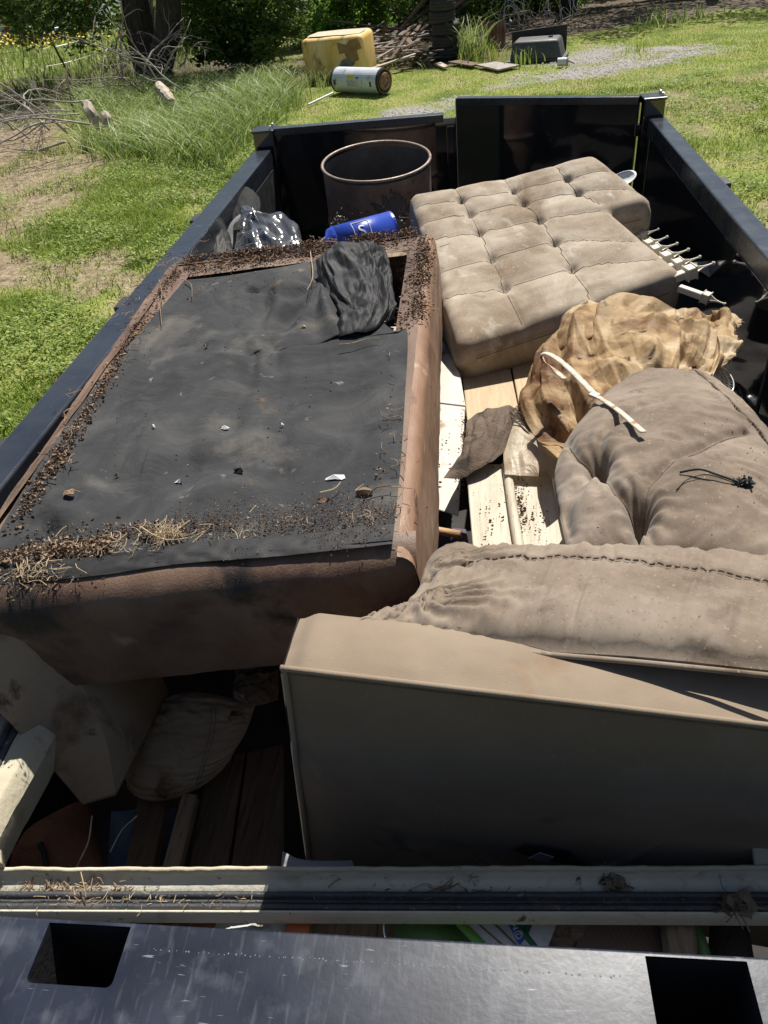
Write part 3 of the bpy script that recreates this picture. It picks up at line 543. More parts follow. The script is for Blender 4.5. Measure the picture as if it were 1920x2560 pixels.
# water heater
A = at(838, 236, 0); B = at(966, 241, 0); A[2] = B[2] = .255; A += [.06, .26, 0]; B += [-.04, .26, 0]
wh = thing('water_heater', 'rusted white water heater lying on its side in front of the yellow tank', 'water heater', ((A+B)/2)*[1, 1, 0])
d = (B-A); Lh = np.linalg.norm(d); d /= Lh; sidev = np.cross(d, [0, 0, 1.]); 
def cyl(a, b, rad, n=36, rings=None):
    Vv, Ff = tube([a, b], rad, n); return Vv, Ff
part('jacket', tube([A+d*.02, B-d*.03], .25, 40, 2), m_heater, wh, False)
part('end_band', tube([A, A+d*.04], .258, 40, 2), m_blackpl, wh); part('end_band', tube([B-d*.05, B], .258, 40, 2), m_blackpl, wh)
part('rusted_base', place(lathe([(.002, .01), (.08, .012), (.10, .05), (.16, .05), (.18, .0), (.22, .005), (.235, .02), (.248, .02)], 30), B-d*.01, sidev, np.cross(d, sidev)), m_rustpanel, wh)
for k in range(3): part('burner_pipe', tube([B+d*.03+np.array([0, 0, -.15+.1*k])-sidev*-.1, B+d*.08+np.array([0, 0, -.1+.12*k])], .02, 6, 4), m_rustpanel, wh)
part('drain_nipple', tube([A-d*.07+[0, 0, .12], A+[0, 0, .12]], .03, 10, 2), m_blackpl, wh)
def on_cyl(u0, u1, a0, a1, rad, n=8):
    U, Wd = np.meshgrid(np.linspace(u0, u1, 6), np.linspace(a0, a1, n)); P = A+d*(U*Lh)[..., None]+rad*(np.cos(Wd)[..., None]*(-np.array([-d[1], d[0], 0]))+np.sin(Wd)[..., None]*np.array([0, 0, 1.]))
    return sheet(P)
part('yellow_label', on_cyl(.36, .50, .25, .62, .2535), m_yellow, wh); part('printed_label', on_cyl(.34, .60, -.35, .20, .2535), m_whitesack, wh)
for k in range(6): part('printed_line', on_cyl(.36, .58-.03*(k % 3), -.29+.08*k, -.265+.08*k, .2555, 3), m_print, wh)
part('access_panel', on_cyl(.06, .12, -.25, .15, .255), m_print, wh); part('badge', on_cyl(.55, .60, .3, .42, .255), m_print, wh); part('dent_stain', on_cyl(.83, .87, -.3, .1, .255), m_print, wh)
single('metal_pipe', tube([at(770, 262, .02), at(833, 232, .12)], .022, 8, 3), m_heater, 'pale metal pipe lying on the grass left of the water heater', 'pipe')
# tyres
def make_tyre(label):
    t = thing('tyre', label, 'tyre', (0, 0, 0), 'old car tyres')
    R_, w = .33, .11
    prof = [(R_*.60, -w*.70), (R_*.66, -w*.95), (R_*.80, -w*1.05), (R_*.91, -w*.92), (R_*.975, -w*.68), (R_*1.0, -w*.35), (R_*.975, -w*.33), (R_*.975, -w*.25), (R_*1.0, -w*.23), (R_*1.0, w*.23), (R_*.975, w*.25), (R_*.975, w*.33), (R_*1.0, w*.35), (R_*.975, w*.68), (R_*.91, w*.92), (R_*.80, w*1.05), (R_*.66, w*.95), (R_*.60, w*.70), (R_*.58, 0)]
    part('carcass', lathe(prof, 44, (0, 0, w), True), m_tyre, t, True)
    return t
t0 = make_tyre('bottom tyre of the tall tyre stack'); base = at(1117, 150, 0); 
zt = 0; names = ['bottom tyre', 'second tyre from the bottom', 'third tyre from the bottom', 'fourth tyre from the bottom', 'fifth tyre from the bottom', 'sixth tyre from the bottom', 'seventh tyre from the bottom', 'eighth tyre, small, just under the top one', 'top tyre']
sc_ = [1.06, 1.0, 1.08, 1.02, 1.0, .86, .80, .66, .6]
rr = random.Random(3)
for k in range(8):
    o = t0 if k == 0 else dup(t0); s = sc_[k]; o['label'] = names[k]+' of the tall tyre stack' if k != 7 else 'small top tyre of the tall tyre stack'
    o.location = (base[0]+rr.uniform(-.04, .04)-.02*k, base[1]+.3+rr.uniform(-.03, .03), zt); o.rotation_euler = (rr.uniform(-.03, .03), rr.uniform(-.03, .03), rr.uniform(0, 6)); o.scale = (s, s, s*1.12); zt += .245*s*1.04
q = at(1078, 146, 0); dup(t0, q+[0, .2, 0], (1.0, .15, .3), 'loose tyre leaning against the left foot of the tyre stack', (.7, .7, .8))
# tub
q = at(1265, 158, 0); q2 = at(1408, 150, 0); axx = q2-q; L_ = np.linalg.norm(axx); axx /= L_; nn = np.array([-axx[1], axx[0], 0])
tub = thing('upturned_tub', 'dark grey plastic tub turned upside down beside the gravel', 'tub', (q+q2)/2)
tp = lambda u, v, z: q+axx*u*L_+nn*v+np.array([0, 0, z])
part('shell', hexa([tp(.05, 0, 0), tp(.97, 0, 0), tp(.97, .95, 0), tp(.05, .95, 0), tp(.11, .10, .42), tp(.89, .10, .42), tp(.89, .85, .42), tp(.11, .85, .42)], .07, 4), m_tub, tub, True)
part('flange', hexa([tp(.0, -.05, 0), tp(1.02, -.05, 0), tp(1.02, 1.0, 0), tp(.0, 1.0, 0), tp(.0, -.05, .035), tp(1.02, -.05, .035), tp(1.02, 1.0, .035), tp(.0, 1.0, .035)], .012), m_tub, tub)
part('drain_boss', lathe([(.001, .45), (.05, .45), (.06, .41)], 14, tp(.72, .5, 0)), m_blackpl, tub)
single('leaning_board', hexa([tp(-.02, 1.02, 0), tp(.95, 1.1, 0), tp(.95, 1.14, 0), tp(-.02, 1.06, 0), tp(-.02, .92, .52), tp(.96, 1.0, .60), tp(.96, 1.04, .60), tp(-.02, .96, .52)]), m_tyre, 'flat black board propped behind the upturned tub', 'board')
q = at(1394, 165, 0); can = thing('paint_can', 'small rusty white can lying on the gravel in front of the tub', 'can', q); part('body', tube([q+[0, 0, .08], q+[.2, -.05, .08]], .085, 16, 2), m_whitesack, can); part('rim', tube([q+[.2, -.05, .08], q+[.22, -.055, .08]], .09, 16, 2), m_rustpanel, can); part('handle', tube([q+[.2, -.05, .1], q+[.32, -.05, .05], q+[.36, -.03, .03]], .012, 5, 6), m_wire, can)
# rusty iron sheet
q = at(1203, 124, 0); q2 = at(1264, 122, 0); n = 24; ht = 1.0; VV = []
for k in range(n+1):
    u = k/n; o_ = .035*math.sin(u*7*2*math.pi); b = q*(1-u)+q2*u; VV += [b+[0, o_, 0], b+[0, o_+.15, ht*.62]]
single('iron_sheet', (np.array(VV), [(2*i, 2*i+2, 2*i+3, 2*i+1) for i in range(n)]), m_rustpanel, 'rusty corrugated iron sheet standing right of the tyre stack', 'iron sheet')
# flat boards on ground
for pts, lb, mt in [([(1190, 165), (1245, 178), (1300, 166), (1240, 158)], 'grey weathered board lying flat in the grass before the tub', m_dead), ([(1120, 158), (1180, 168), (1200, 162), (1150, 153)], 'brown board lying flat between tyres and grey board', m_dead2), ([(1085, 162), (1110, 172), (1122, 168), (1100, 158)], 'short pale board end by the loose tyre', m_stump)]:
    P = [at(x, y, .03) for x, y in pts]; single('flat_board', hexa([p_ for p_ in P]+[p_+[0, 0, .035] for p_ in P]), mt, lb, 'board')
# scrap wood pile
r = np.random.default_rng(12)
for k in range(70):
    b = at(r.uniform(905, 1080), r.uniform(95, 168), 0); l_ = r.uniform(.7, 2.4); a = r.normal(.55, .6) if k % 3 else r.uniform(0, 3.1); s = np.array([l_, r.uniform(.05, .16), r.uniform(.02, .05)]); b[2] = abs(r.normal(0, .22))+.05
    single('scrap_board', box(b, s, 0, 1, eul(0, r.normal(0, .22), a)), [m_dead, m_dead2, m_dead2, m_stump, m_bark][k % 5], 'weathered scrap board in the heap left of the tyre stack', 'board', 'boards in the scrap wood heap')
for k in range(14):
    b = at(r.uniform(960, 1070), r.uniform(60, 110), 0); e = b+[r.uniform(1.2, 2.6), r.uniform(-.4, .6), r.uniform(.8, 1.5)]
    single('leaning_pole', tube([b+[0, 0, .1], e], [.045, .03], 6, 3), [m_dead2, m_bark][k % 2], 'dark pole leaning behind the scrap wood heap', 'pole', 'poles leaning behind the scrap heap')
q = at(905, 195, 0); single('pale_plank', box(q+[.65, .5, .2], (1.4, .12, .03), 0, 1, eul(0, -.15, .35)), m_stump, 'long pale plank sticking out beside the yellow tank', 'plank')
single('pale_plank', tube([at(965, 142, .15), at(1048, 100, .5)], .035, 4, 2), m_stump, 'straight light batten slanting across the scrap wood heap', 'plank')
# farm gate / pipe frame behind
gt = thing('pipe_gate', 'old wooden rail gate behind the scrap wood heap', 'gate', at(960, 60, 0)); g0 = at(920, 62, 0); g1 = at(1075, 55, 0)
for zz in (.5, .95, 1.4): part('rail', tube([g0+[0, 0, zz], g1+[0, 0, zz+.1]], .05, 6, 3), m_dead2, gt)
part('brace', tube([g0+[.2, 0, 1.5], (g0+g1)/2+[0, 0, .3]], .04, 6, 3), m_dead2, gt); part('post', tube([g0, g0+[0, 0, 1.7]], .07, 6, 2), m_bark, gt); part('post', tube([g1, g1+[0, 0, 1.7]], .07, 6, 2), m_bark, gt)
# wire tangle
r = np.random.default_rng(14); pc = []
cw = at(1345, 80, 0)
for k in range(26):
    c0 = cw+[r.uniform(-1.1, 1.3), r.uniform(-.6, .6), r.uniform(.15, .8)]; rad = r.uniform(.3, .7); a = np.linspace(0, r.uniform(4, 9), 24); Rm = eul(r.uniform(0, 2), r.uniform(0, 2), r.uniform(0, 3))
    P = np.stack([rad*np.cos(a), rad*.6*np.sin(a), .05*a], 1)@Rm.T+c0; P[:, 2] = np.maximum(P[:, 2], .02); pc.append(tube(P, .006, 3))
single('wire_tangle', join(*pc), m_silver, 'tangled heap of old fence wire under the dark shrub', 'wire')
brushpile(10, (1300, 1460), (70, 110), (.5, .1, .25), 1.4, [m_dead2], 'brown dead branch mixed with the tangle of fence wire', 'branches by the wire tangle', .02, (.05, .3))
def tuft(px, py, n, h, sp, label, seed, mt=m_grass, w=.03):
    r = np.random.default_rng(seed); b = at(px, py, 0); VV = []; FF = []; tn = []
    for k in range(n):
        q = b+np.array([r.normal(0, sp), r.normal(0, sp), 0]); a = r.uniform(0, 6.28); l = h*r.uniform(.5, 1.1); le = l*r.uniform(.1, .7); wd = r.uniform(0, 3.14); m0 = len(VV)
        for s in range(5):
            t = s/4; c_ = q+np.array([math.cos(a)*le*t**2, math.sin(a)*le*t**2, l*(t-.25*t**3)]); ww = w*(1-t*.9)*.5; VV += [c_-[math.cos(wd)*ww, math.sin(wd)*ww, 0], c_+[math.cos(wd)*ww, math.sin(wd)*ww, 0]]
        FF += [(m0+2*s, m0+2*s+1, m0+2*s+3, m0+2*s+2) for s in range(4)]; tn += [r.uniform(.2, .8)]*10
    o = single('grass_clump', (np.array(VV), FF), mt, label, 'grass clump', kind='stuff'); set_tint(o, tn)
tuft(1172, 142, 130, 1.15, .22, 'tall bright grass clump growing against the right side of the tyre stack', 1, m_tall, .05)
tuft(1215, 150, 90, .5, .35, 'low green weeds between the tyre stack and the tub', 2)
tuft(1310, 165, 26, .5, .2, 'spindly weeds growing up in front of the upturned tub', 3)
tuft(1660, 60, 60, .6, .4, 'pale grass clump at the edge of the shade, upper right', 4, m_tall, .04); tuft(1760, 48, 40, .5, .35, 'smaller pale grass clump near the upper right corner', 5, m_tall, .04)
tuft(1575, 128, 30, .3, .3, 'grass tuft on the far edge of the gravel', 6); tuft(800, 215, 60, .5, .3, 'dry weeds in front of the yellow tank', 7, m_tall)

# ================================================================ THE TRAILER
ZR = 2.1; XL, XR = -1.155, .955; BED = .85
tr = thing('dump_trailer', 'glossy black steel dump trailer heaped with discarded furniture', 'trailer', (-.1, 2.5, 0))
part('bed_floor', b2(XL-.02, XR+.02, .3, 4.75, BED-.06, BED), m_satin, tr)
part('side_wall', b2(XL-.03, XL, .36, 4.62, BED, ZR-.10, .002), m_satin, tr); 
part('side_wall', b2(XR, XR+.03, .36, 4.62, BED, ZR-.085, .002), m_paint, tr)
part('top_rail', b2(XL-.105, XL+.0, .2, 4.60, ZR-.10, ZR, .008, 3), m_rail, tr); part('top_rail', b2(XR, XR+.085, .2, 4.62, ZR-.085, ZR, .008, 3), m_rail, tr)
for s, x0 in ((-1, XL-.105), (1, XR+.085)):
    for y in (1.2, 2.25, 3.3, 4.2): part('side_post', b2(min(x0, x0-s*.06), max(x0, x0-s*.06), y-.04, y+.04, BED-.1, ZR-.12, .004), m_satin, tr)
    for y in (1.55, 2.5, 3.45): part('stake_bracket', b2(min(x0, x0+s*.035), max(x0, x0+s*.035), y-.05, y+.05, ZR-.075, ZR-.012, .004), m_satin, tr)
part('wall_seam', b2(XR-.004, XR, 2.30, 2.32, BED, ZR-.085), m_satin, tr)
for x0, x1 in ((XL-.105, XL+.012), (XR-.025, XR+.085)):
    pp = part('corner_post', b2(x0, x1, 4.63, 4.76, .6, 2.185, .006, 3), m_paint, tr)
    pc_ = part('post_cap', b2(x0-.006, x1+.006, 4.625, 4.765, 2.178, 2.192, .003), m_rail, tr)
    for yy in (4.66, 4.73): part('latch_lug', b2(x1-.02, x1-.008, yy-.012, yy+.012, 2.19, 2.21, .002), m_silver, tr)
# doors
ld = part('gate_door', b2(XL-.01, -.09, 4.68, 4.715, BED, 2.165, .003), m_paint, tr)
part('door_top_tube', b2(XL+.005, -.16, 4.665, 4.73, 2.15, 2.19, .004), m_rail, ld); part('door_edge_bar', b2(-.145, -.10, 4.655, 4.68, BED, 2.13, .004), m_paint, ld)
hx, hy = XR-.035, 4.72; fx, fy = -.085, 5.12; dv = np.array([fx-hx, fy-hy]); wl = np.linalg.norm(dv); an = math.atan2(dv[1], dv[0])
def dbox(u0, u1, v0, v1, z0, z1, bev=.003): 
    c = np.array([(u0+u1)/2, (v0+v1)/2]); Rm = rotz(an); w = Rm@np.array([c[0], c[1], 0])+np.array([hx, hy, (z0+z1)/2]); return box(w, (u1-u0, v1-v0, z1-z0), bev, 2, Rm)
rd = part('gate_door', dbox(.0, wl, -.02, .02, BED, 2.16), m_paint, tr, label='right gate door swung slightly open')
part('door_top_tube', dbox(.0, wl, -.03, .03, 2.15, 2.19), m_rail, rd); part('door_edge_strip', dbox(wl, wl+.006, -.022, .022, BED, 2.185, .001), m_silver, rd)
for zz in (2.02, 1.5, 1.0): part('hinge', b2(XR-.05, XR-.02, 4.69, 4.74, zz-.03, zz+.03, .004), m_paint, tr)
# front bulkhead with the sloping top plate and two square openings
def rrect(x0, x1, y0, y1, r_, n=5, rt=.001):
    P = []
    for cx, cy, a0, r in ((x1-r_, y0+r_, -90, r_), (x1-rt, y1-rt, 0, rt), (x0+rt, y1-rt, 90, rt), (x0+r_, y0+r_, 180, r_)):
        for k in range(n+1): a = math.radians(a0+90*k/n); P.append((cx+r*math.cos(a), cy+r*math.sin(a)))
    return P
def holed_plate(outer, holes, z, th):
    bm = bmesh.new(); es = []
    for loop in [outer]+holes:
        vs = [bm.verts.new((x, y, z)) for x, y in loop]; es += [bm.edges.new((vs[i], vs[(i+1) % len(vs)])) for i in range(len(vs))]
    bmesh.ops.triangle_fill(bm, edges=es, use_beauty=True, use_dissolve=False)
    ex = bmesh.ops.extrude_face_region(bm, geom=bm.faces[:]); vv = [g for g in ex['geom'] if isinstance(g, bmesh.types.BMVert)]
    bmesh.ops.translate(bm, verts=vv, vec=(0, 0, -th)); bmesh.ops.recalc_face_normals(bm, faces=bm.faces); return bm_out(bm)
BY = .383
holes = [rrect(-.576, -.462, .310, BY-.0015, .008, 5, .001), rrect(.188, .304, .14, BY-.002, .010, 5, .001)]
m_bulk = bpy.data.materials.new('scuffed_black_plate'); m_bulk.use_nodes = True; nt = m_bulk.node_tree; N = nt.nodes; L = nt.links; p = N['Principled BSDF']; tcb = N.new('ShaderNodeTexCoord')
def nz(sc_, stretch, det=6, rot=0):
    mp = N.new('ShaderNodeMapping'); mp.inputs['Scale'].default_value = stretch; mp.inputs['Rotation'].default_value = (0, 0, rot); L.new(tcb.outputs['Object'], mp.inputs[0]); n = N.new('ShaderNodeTexNoise'); n.inputs['Scale'].default_value = sc_; n.inputs['Detail'].default_value = det; L.new(mp.outputs[0], n.inputs[0]); return n.outputs['Fac']
def rp(src, lo, hi, c0=(0, 0, 0), c1=(1, 1, 1)):
    r_ = N.new('ShaderNodeValToRGB'); L.new(src, r_.inputs[0]); r_.color_ramp.elements[0].position = lo; r_.color_ramp.elements[1].position = hi; r_.color_ramp.elements[0].color = (*c0, 1); r_.color_ramp.elements[1].color = (*c1, 1); return r_.outputs[0]
c0 = rp(nz(9, (1, 1, 1)), .3, .7, (.010, .013, .022), (.025, .031, .048))
s1 = rp(nz(30, (5, .6, 1), 8, .12), .56, .78, (0, 0, 0), (.18, .18, .18)); s2 = rp(nz(26, (1, 1, 1), 8), .54, .72, (0, 0, 0), (.35, .35, .35)); s3 = rp(nz(45, (.5, 4, 1), 2, .8), .70, .75, (0, 0, 0), (.8, .8, .8))
cc = c0
for s_, cl_ in ((s2, (.11, .12, .145)), (s1, (.26, .26, .29)), (s3, (.22, .22, .25))):
    mx = N.new('ShaderNodeMixRGB'); L.new(s_, mx.inputs[0]); L.new(cc, mx.inputs[1]); mx.inputs[2].default_value = (*cl_, 1); cc = mx.outputs[0]
L.new(cc, p.inputs['Base Color']); L.new(rp(nz(7, (1, 1, 1)), .3, .7, (.25, .25, .25), (.37, .37, .37)), p.inputs['Roughness']); p.inputs['Specular IOR Level'].default_value = .36
bpn = N.new('ShaderNodeBump'); bpn.inputs['Strength'].default_value = .12; bpn.inputs['Distance'].default_value = .001; L.new(nz(120, (1, 1, 1), 3), bpn.inputs['Height']); L.new(bpn.outputs[0], p.inputs['Normal'])
bk = part('bulkhead_top', holed_plate([(-1.26, .02), (1.04, .02), (1.04, BY), (-1.26, BY)], holes, ZR, .005), m_bulk, tr)
a = np.linspace(0, math.pi/2, 6); prof = [(BY+.004*math.sin(t), ZR-.004+.004*math.cos(t)) for t in a]+[(BY+.004, BED)]
for x0, x1 in ((-1.26, 1.04),):
    VV = []; 
    for x in (x0, x1): VV += [(x, y, z) for y, z in prof]
    m_ = len(prof); part('bulkhead_face', (np.array(VV), [(i, i+1, m_+i+1, m_+i) for i in range(m_-1)]), m_bulk, tr, True)
for hl in holes:
    P = np.array(hl); n = len(P); VV = np.concatenate([np.c_[P, np.full(n, ZR-.004)], np.c_[P*[1, 1], np.full(n, ZR-.4)]]); part('stake_pocket', (VV, [(i, (i+1) % n, n+(i+1) % n, n+i) for i in range(n)]+[tuple(range(n, 2*n))]), m_blackpl, tr)
m_rim2 = M('bare_bead', [(.13, .135, .15), (.2, .205, .22)], 20, .4, 0, 0)
r = np.random.default_rng(4); bd = []
for k in range(95):
    x = -.42+.58*k/95+r.normal(0, .003)
    if r.random() < .2: continue
    y = BY-.027+r.normal(0, .0008); s = r.uniform(.0006, .0013)*(1+.7*(x > -.1)); bd.append((np.array([(x+s*a_, y+s*b_, ZR+c_) for a_, b_, c_ in ((1, 0, 0), (0, 1, 0), (-1, 0, 0), (0, -1, 0), (0, 0, s*.35))]), [(i, (i+1) % 4, 4) for i in range(4)]))
part('paint_beads', join(*bd), m_rim2, tr, kind='stuff')
# heap of unseen rubbish at the bottom of the bed
nu, nv = 60, 110; U, Vv = uvgrid(nu, nv); hx_ = XL+.02+U*(XR-XL-.04); hy_ = .42+Vv*4.2
hz = 1.18+.10*fbm(np.stack([hx_*2.2, hy_*2.2, hx_*0], -1), 4, 3)+.05*ridge(np.stack([hx_*7, hy_*7, hx_*0], -1), 3, 5)+.12*mstep(1.2, 2, hy_)*(1-mstep(2.6, 3.2, hy_))*(hx_ < .3)
single('rubbish_heap', sheet(np.stack([hx_, hy_, hz], -1)), m_heap, 'dark mixed rubbish filling the bottom of the trailer bed', 'rubbish', smooth=True, kind='stuff')
exec_parts = True

# ================================================================ overturned brown couch (left)
NR = at(990, 1352, 2.18); FR = at(1066, 590, 2.12); FL = at(432, 668, 2.12); NL = np.array([-.985, .975, 2.185])
zb = 1.84
cs = thing('overturned_couch', 'overturned brown leather couch showing its torn black dust cover', 'couch', ((NR+FL)/2)*[1, 1, 0]+[0, 0, zb])
def dn3(V, a, s, seed=0): return V+a*np.stack([fbm(V*s, 3, seed), fbm(V*s+7, 3, seed+1), fbm(V*s+13, 3, seed+2)], -1)
def wallgrid(P, Q, outw, drop, nx, ny, amp, seed, roll=.035):
    """rounded upholstered side between top corners P and Q, dropping to drop below"""
    U, W = uvgrid(nx, ny); P = np.array(P); Q = np.array(Q); out = np.array(outw, float); B = P*(1-U[..., None])+Q*U[..., None]
    s = W*(roll*1.57+drop); ang = np.clip(s/roll, 0, math.pi/2); down = roll*(1-np.cos(ang))+np.maximum(0, s-roll*1.57); o_ = roll*np.sin(ang)-roll
    G = B+out*o_[..., None]-np.array([0, 0, 1])*down[..., None]
    nn = amp*fbm(np.stack([G[..., 0]*5, G[..., 1]*5, G[..., 2]*5], -1), 4, seed)+amp*.5*ridge(G*9, 3, seed+4)*mstep(.1, .4, W); return G+out*nn[..., None]
# sides: front faces the camera, right faces the middle of the trailer
E3 = lambda p_: np.array([p_[0], p_[1], p_[2]])
NRo = NR+[.040, -.046, .006]; NLo = NL+[0, -.106, .010]
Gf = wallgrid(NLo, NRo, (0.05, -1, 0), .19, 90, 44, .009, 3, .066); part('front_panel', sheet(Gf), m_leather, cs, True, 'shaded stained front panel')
Gr = wallgrid(NR+[.035, -.044, 0], FR+[.022, .02, 0], (1, 0, 0), .30, 120, 34, .006, 6, .03)
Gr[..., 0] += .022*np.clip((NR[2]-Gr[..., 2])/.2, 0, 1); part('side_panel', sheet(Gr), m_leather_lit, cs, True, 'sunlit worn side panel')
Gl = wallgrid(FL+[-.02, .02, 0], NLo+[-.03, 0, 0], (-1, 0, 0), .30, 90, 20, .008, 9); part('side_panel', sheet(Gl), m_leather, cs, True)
Gb = wallgrid(FR+[.0, .05, 0], FL+[-.0, .05, 0], (0, 1, 0), .30, 60, 20, .008, 12); part('back_panel', sheet(Gb), m_leather, cs, True)
# rim strips on top (leather turned under the cover)
def rim(P, Q, inn, w, nx, seed, amp=.006):
    U, W = uvgrid(nx, 8); B = np.array(P)*(1-U[..., None])+np.array(Q)*U[..., None]+np.array(inn)*(W*w)[..., None]; B[..., 2] += .004*np.sin(W*3)+amp*fbm(B*12, 3, seed)-.008; return sheet(B)
part('rim', rim(NLo+[0, .058, -.006], NRo+[-.02, .058, -.008], (0, 1, 0), .05, 60, 1, .002), m_leather, cs, True); part('rim', rim(NR+[.0, 0, 0]+[.02, -.02, 0], FR+[.02, .02, 0], (-1, 0, 0), .085, 80, 2, .005), m_leather, cs, True)
part('rim', rim(FR+[.02, .045, 0], FL+[-.02, .045, 0], (0, -1, 0), .15, 60, 3), m_leather, cs, True); part('rim', rim(FL+[-.03, .03, 0], NL+[-.03, -.03, 0], (1, 0, 0), .11, 80, 4), m_leather, cs, True)
# dust cover
zc = lambda y: 2.188-.034*(y-1.0)
def ca(px, py): 
    p_ = at(px, py, 2.185); return at(px, py, zc(p_[1])+.006)
Bc = [ca(-70, 1452), ca(200, 1428), ca(520, 1390), ca(780, 1368), ca(982, 1350)]
Rc = [ca(982, 1350), ca(1000, 1180), ca(1012, 1000), ca(1018, 830), ca(985, 828), ca(930, 770), ca(900, 680), ca(925, 640)]
Tc = [ca(462, 700), ca(560, 690), ca(700, 668), ca(800, 650), ca(925, 640)]
Lc = [ca(-70, 1452), ca(20, 1290), ca(150, 1085), ca(300, 890), ca(462, 700)]
nu, nv = 190, 210; G = coons(Bc, Rc, Tc, Lc, nu, nv); U, W = uvgrid(nu, nv)
edge = np.minimum(np.minimum(U, 1-U)*6, np.minimum(W, 1-W)*7); edge = np.clip(edge, 0, 1)
ang = U*1.2+W*.6
d_ = -.022*np.sin(np.pi*U)**.7*np.sin(np.pi*W)**.7
P3 = np.stack([U*3, W*3, U*0], -1); warp = fbm(P3, 3, 8)
fold = np.exp(-((U-.75)/.25)**2)*mstep(.45, .95, W)
d_ += edge*(.020*fbm(P3*1.2, 3, 11)+.022*fold*np.sin((U*24-W*6)+5*warp)+.006*mstep(.6, 1, W)*np.sin(U*40+W*8+6*warp)*np.exp(-((U-.5)/.35)**2)+.011*ridge(P3*1.6, 4, 14))
d_ += edge*(.010*np.exp(-((U-.12)/.10)**2)*np.sin(W*60+U*50+6*warp)*(W < .35)*mstep(.35, .1, W)+.008*np.exp(-((W-.16-.10*np.sin(U*3))/.03)**2)*(U > .3))
d_ -= .02*np.exp(-(((U-.68)/.035)**2+((W-.17)/.02)**2))+.03*np.exp(-(((U-.42)/.04)**2+((W-.90)/.015)**2))
th0 = np.arctan2(W-.03, U+.02); r0_ = np.hypot(U, W); d_ += edge*.010*np.sin(th0*15+3*warp)*np.exp(-((r0_-.16)/.13)**2)
th1 = np.arctan2(W-.86, U-.80); r1_ = np.hypot(U-.80, W-.86); d_ += edge*.013*np.sin(th1*11+2.5*warp)*np.exp(-((r1_-.18)/.13)**2)
d_ += edge*.009*np.sign(np.sin(U*9+W*4+3*warp))*np.abs(np.sin(U*9+W*4+3*warp))**3*mstep(.5, .8, W)
d_ += .006*edge*np.sin((U+W*.55)*34+7*warp)*np.exp(-((U-W*.9-.05)/.3)**2)
G = G+np.array([0, 0, 1])*d_[..., None]; part('dust_cover', sheet(G), m_cover, cs, True)
COVER = G
# bunched flap
def crumple(B, R_, T, L_, nu, nv, amp, bulge, seed, fr=4, aniso=(1, 1), facet=0, nf=26):
    G = coons(B, R_, T, L_, nu, nv); U, W = uvgrid(nu, nv); N_ = gnorm(G); e = np.clip(np.minimum(np.minimum(U, 1-U), np.minimum(W, 1-W))*7, 0, 1)**.7
    P = np.stack([U*fr*aniso[0], W*fr*aniso[1], U*0], -1); wp = np.stack([fbm(P, 2, seed+5), fbm(P+5, 2, seed+6), U*0], -1)
    h = bulge*np.sin(np.pi*U)**.6*np.sin(np.pi*W)**.6+amp*(ridge(P+wp*.8, 4, seed)-.1)*(.35+.65*e)
    if facet:
        rf = np.random.default_rng(seed+100)
        Uw = U+.035*fbm(P*1.4, 2, seed+20); Ww = W+.035*fbm(P*1.4+4, 2, seed+21); env = .55+.45*fbm(P*.9, 2, seed+30)
        for k in range(nf):
            th = rf.uniform(0, math.pi); fq = rf.uniform(.9, 1.5)*(1+k*.55); ph = rf.uniform(0, 1); t = fq*(math.cos(th)*Uw+math.sin(th)*Ww)+ph; tri = 1-4*np.abs(t-np.floor(t)-.5)
            mk = mstep(-.35, .15, fbm(P*.7+k*3.1, 2, seed+40+k)); h = h+facet*.42/fq*tri*mk*env*(.35+.65*e)
    return G+N_*h[..., None]
zf = lambda y: zc(y)+.03
ff = lambda px, py, dz=.03: at(px, py, 2.12+dz)
Gfl = crumple([ff(822, 858, .02), ff(870, 838, .05), ff(930, 830, .04), ff(982, 800, .02)], [ff(982, 800, .02), ff(985, 740), ff(975, 660), ff(960, 616, .06)], [ff(790, 650, .06), ff(850, 614, .10), ff(900, 612, .10), ff(960, 616, .06)], [ff(822, 858, .02), ff(845, 790), ff(800, 700), ff(790, 650, .06)], 120, 130, .024, .03, 21, 2.4, (1.7, .9), facet=.10, nf=10)
part('torn_flap', sheet(Gfl), m_cover2, cs, True, 'bunched up torn corner of the dust cover')
Gf2 = crumple([ff(815, 862, .01), ff(850, 858, .01), ff(900, 846, .01)], [ff(900, 846, .01), ff(892, 822)], [ff(835, 838, .04), ff(860, 818, .05), ff(892, 822, .04)], [ff(815, 862, .01), ff(835, 838, .04)], 40, 24, .022, .01, 25, 3)
part('frayed_edge', sheet(Gf2), m_cover2, cs, True)
# second cover lip along the near edge
Bl = [ca(-70, 1462)+[0, 0, -.004], ca(200, 1440)+[0, 0, -.004], ca(450, 1407)+[0, 0, -.003], ca(700, 1386)+[0, 0, -.004], ca(980, 1356)+[0, 0, -.004]]; Tl = [p_+[0, .05, .007] for p_ in Bl]
part('cover_hem', sheet(crumple(Bl, [Bl[-1], Tl[-1]], Tl, [Bl[0], Tl[0]], 120, 10, .004, .002, 5, 12, (2, .3))), m_cover2, cs, True)
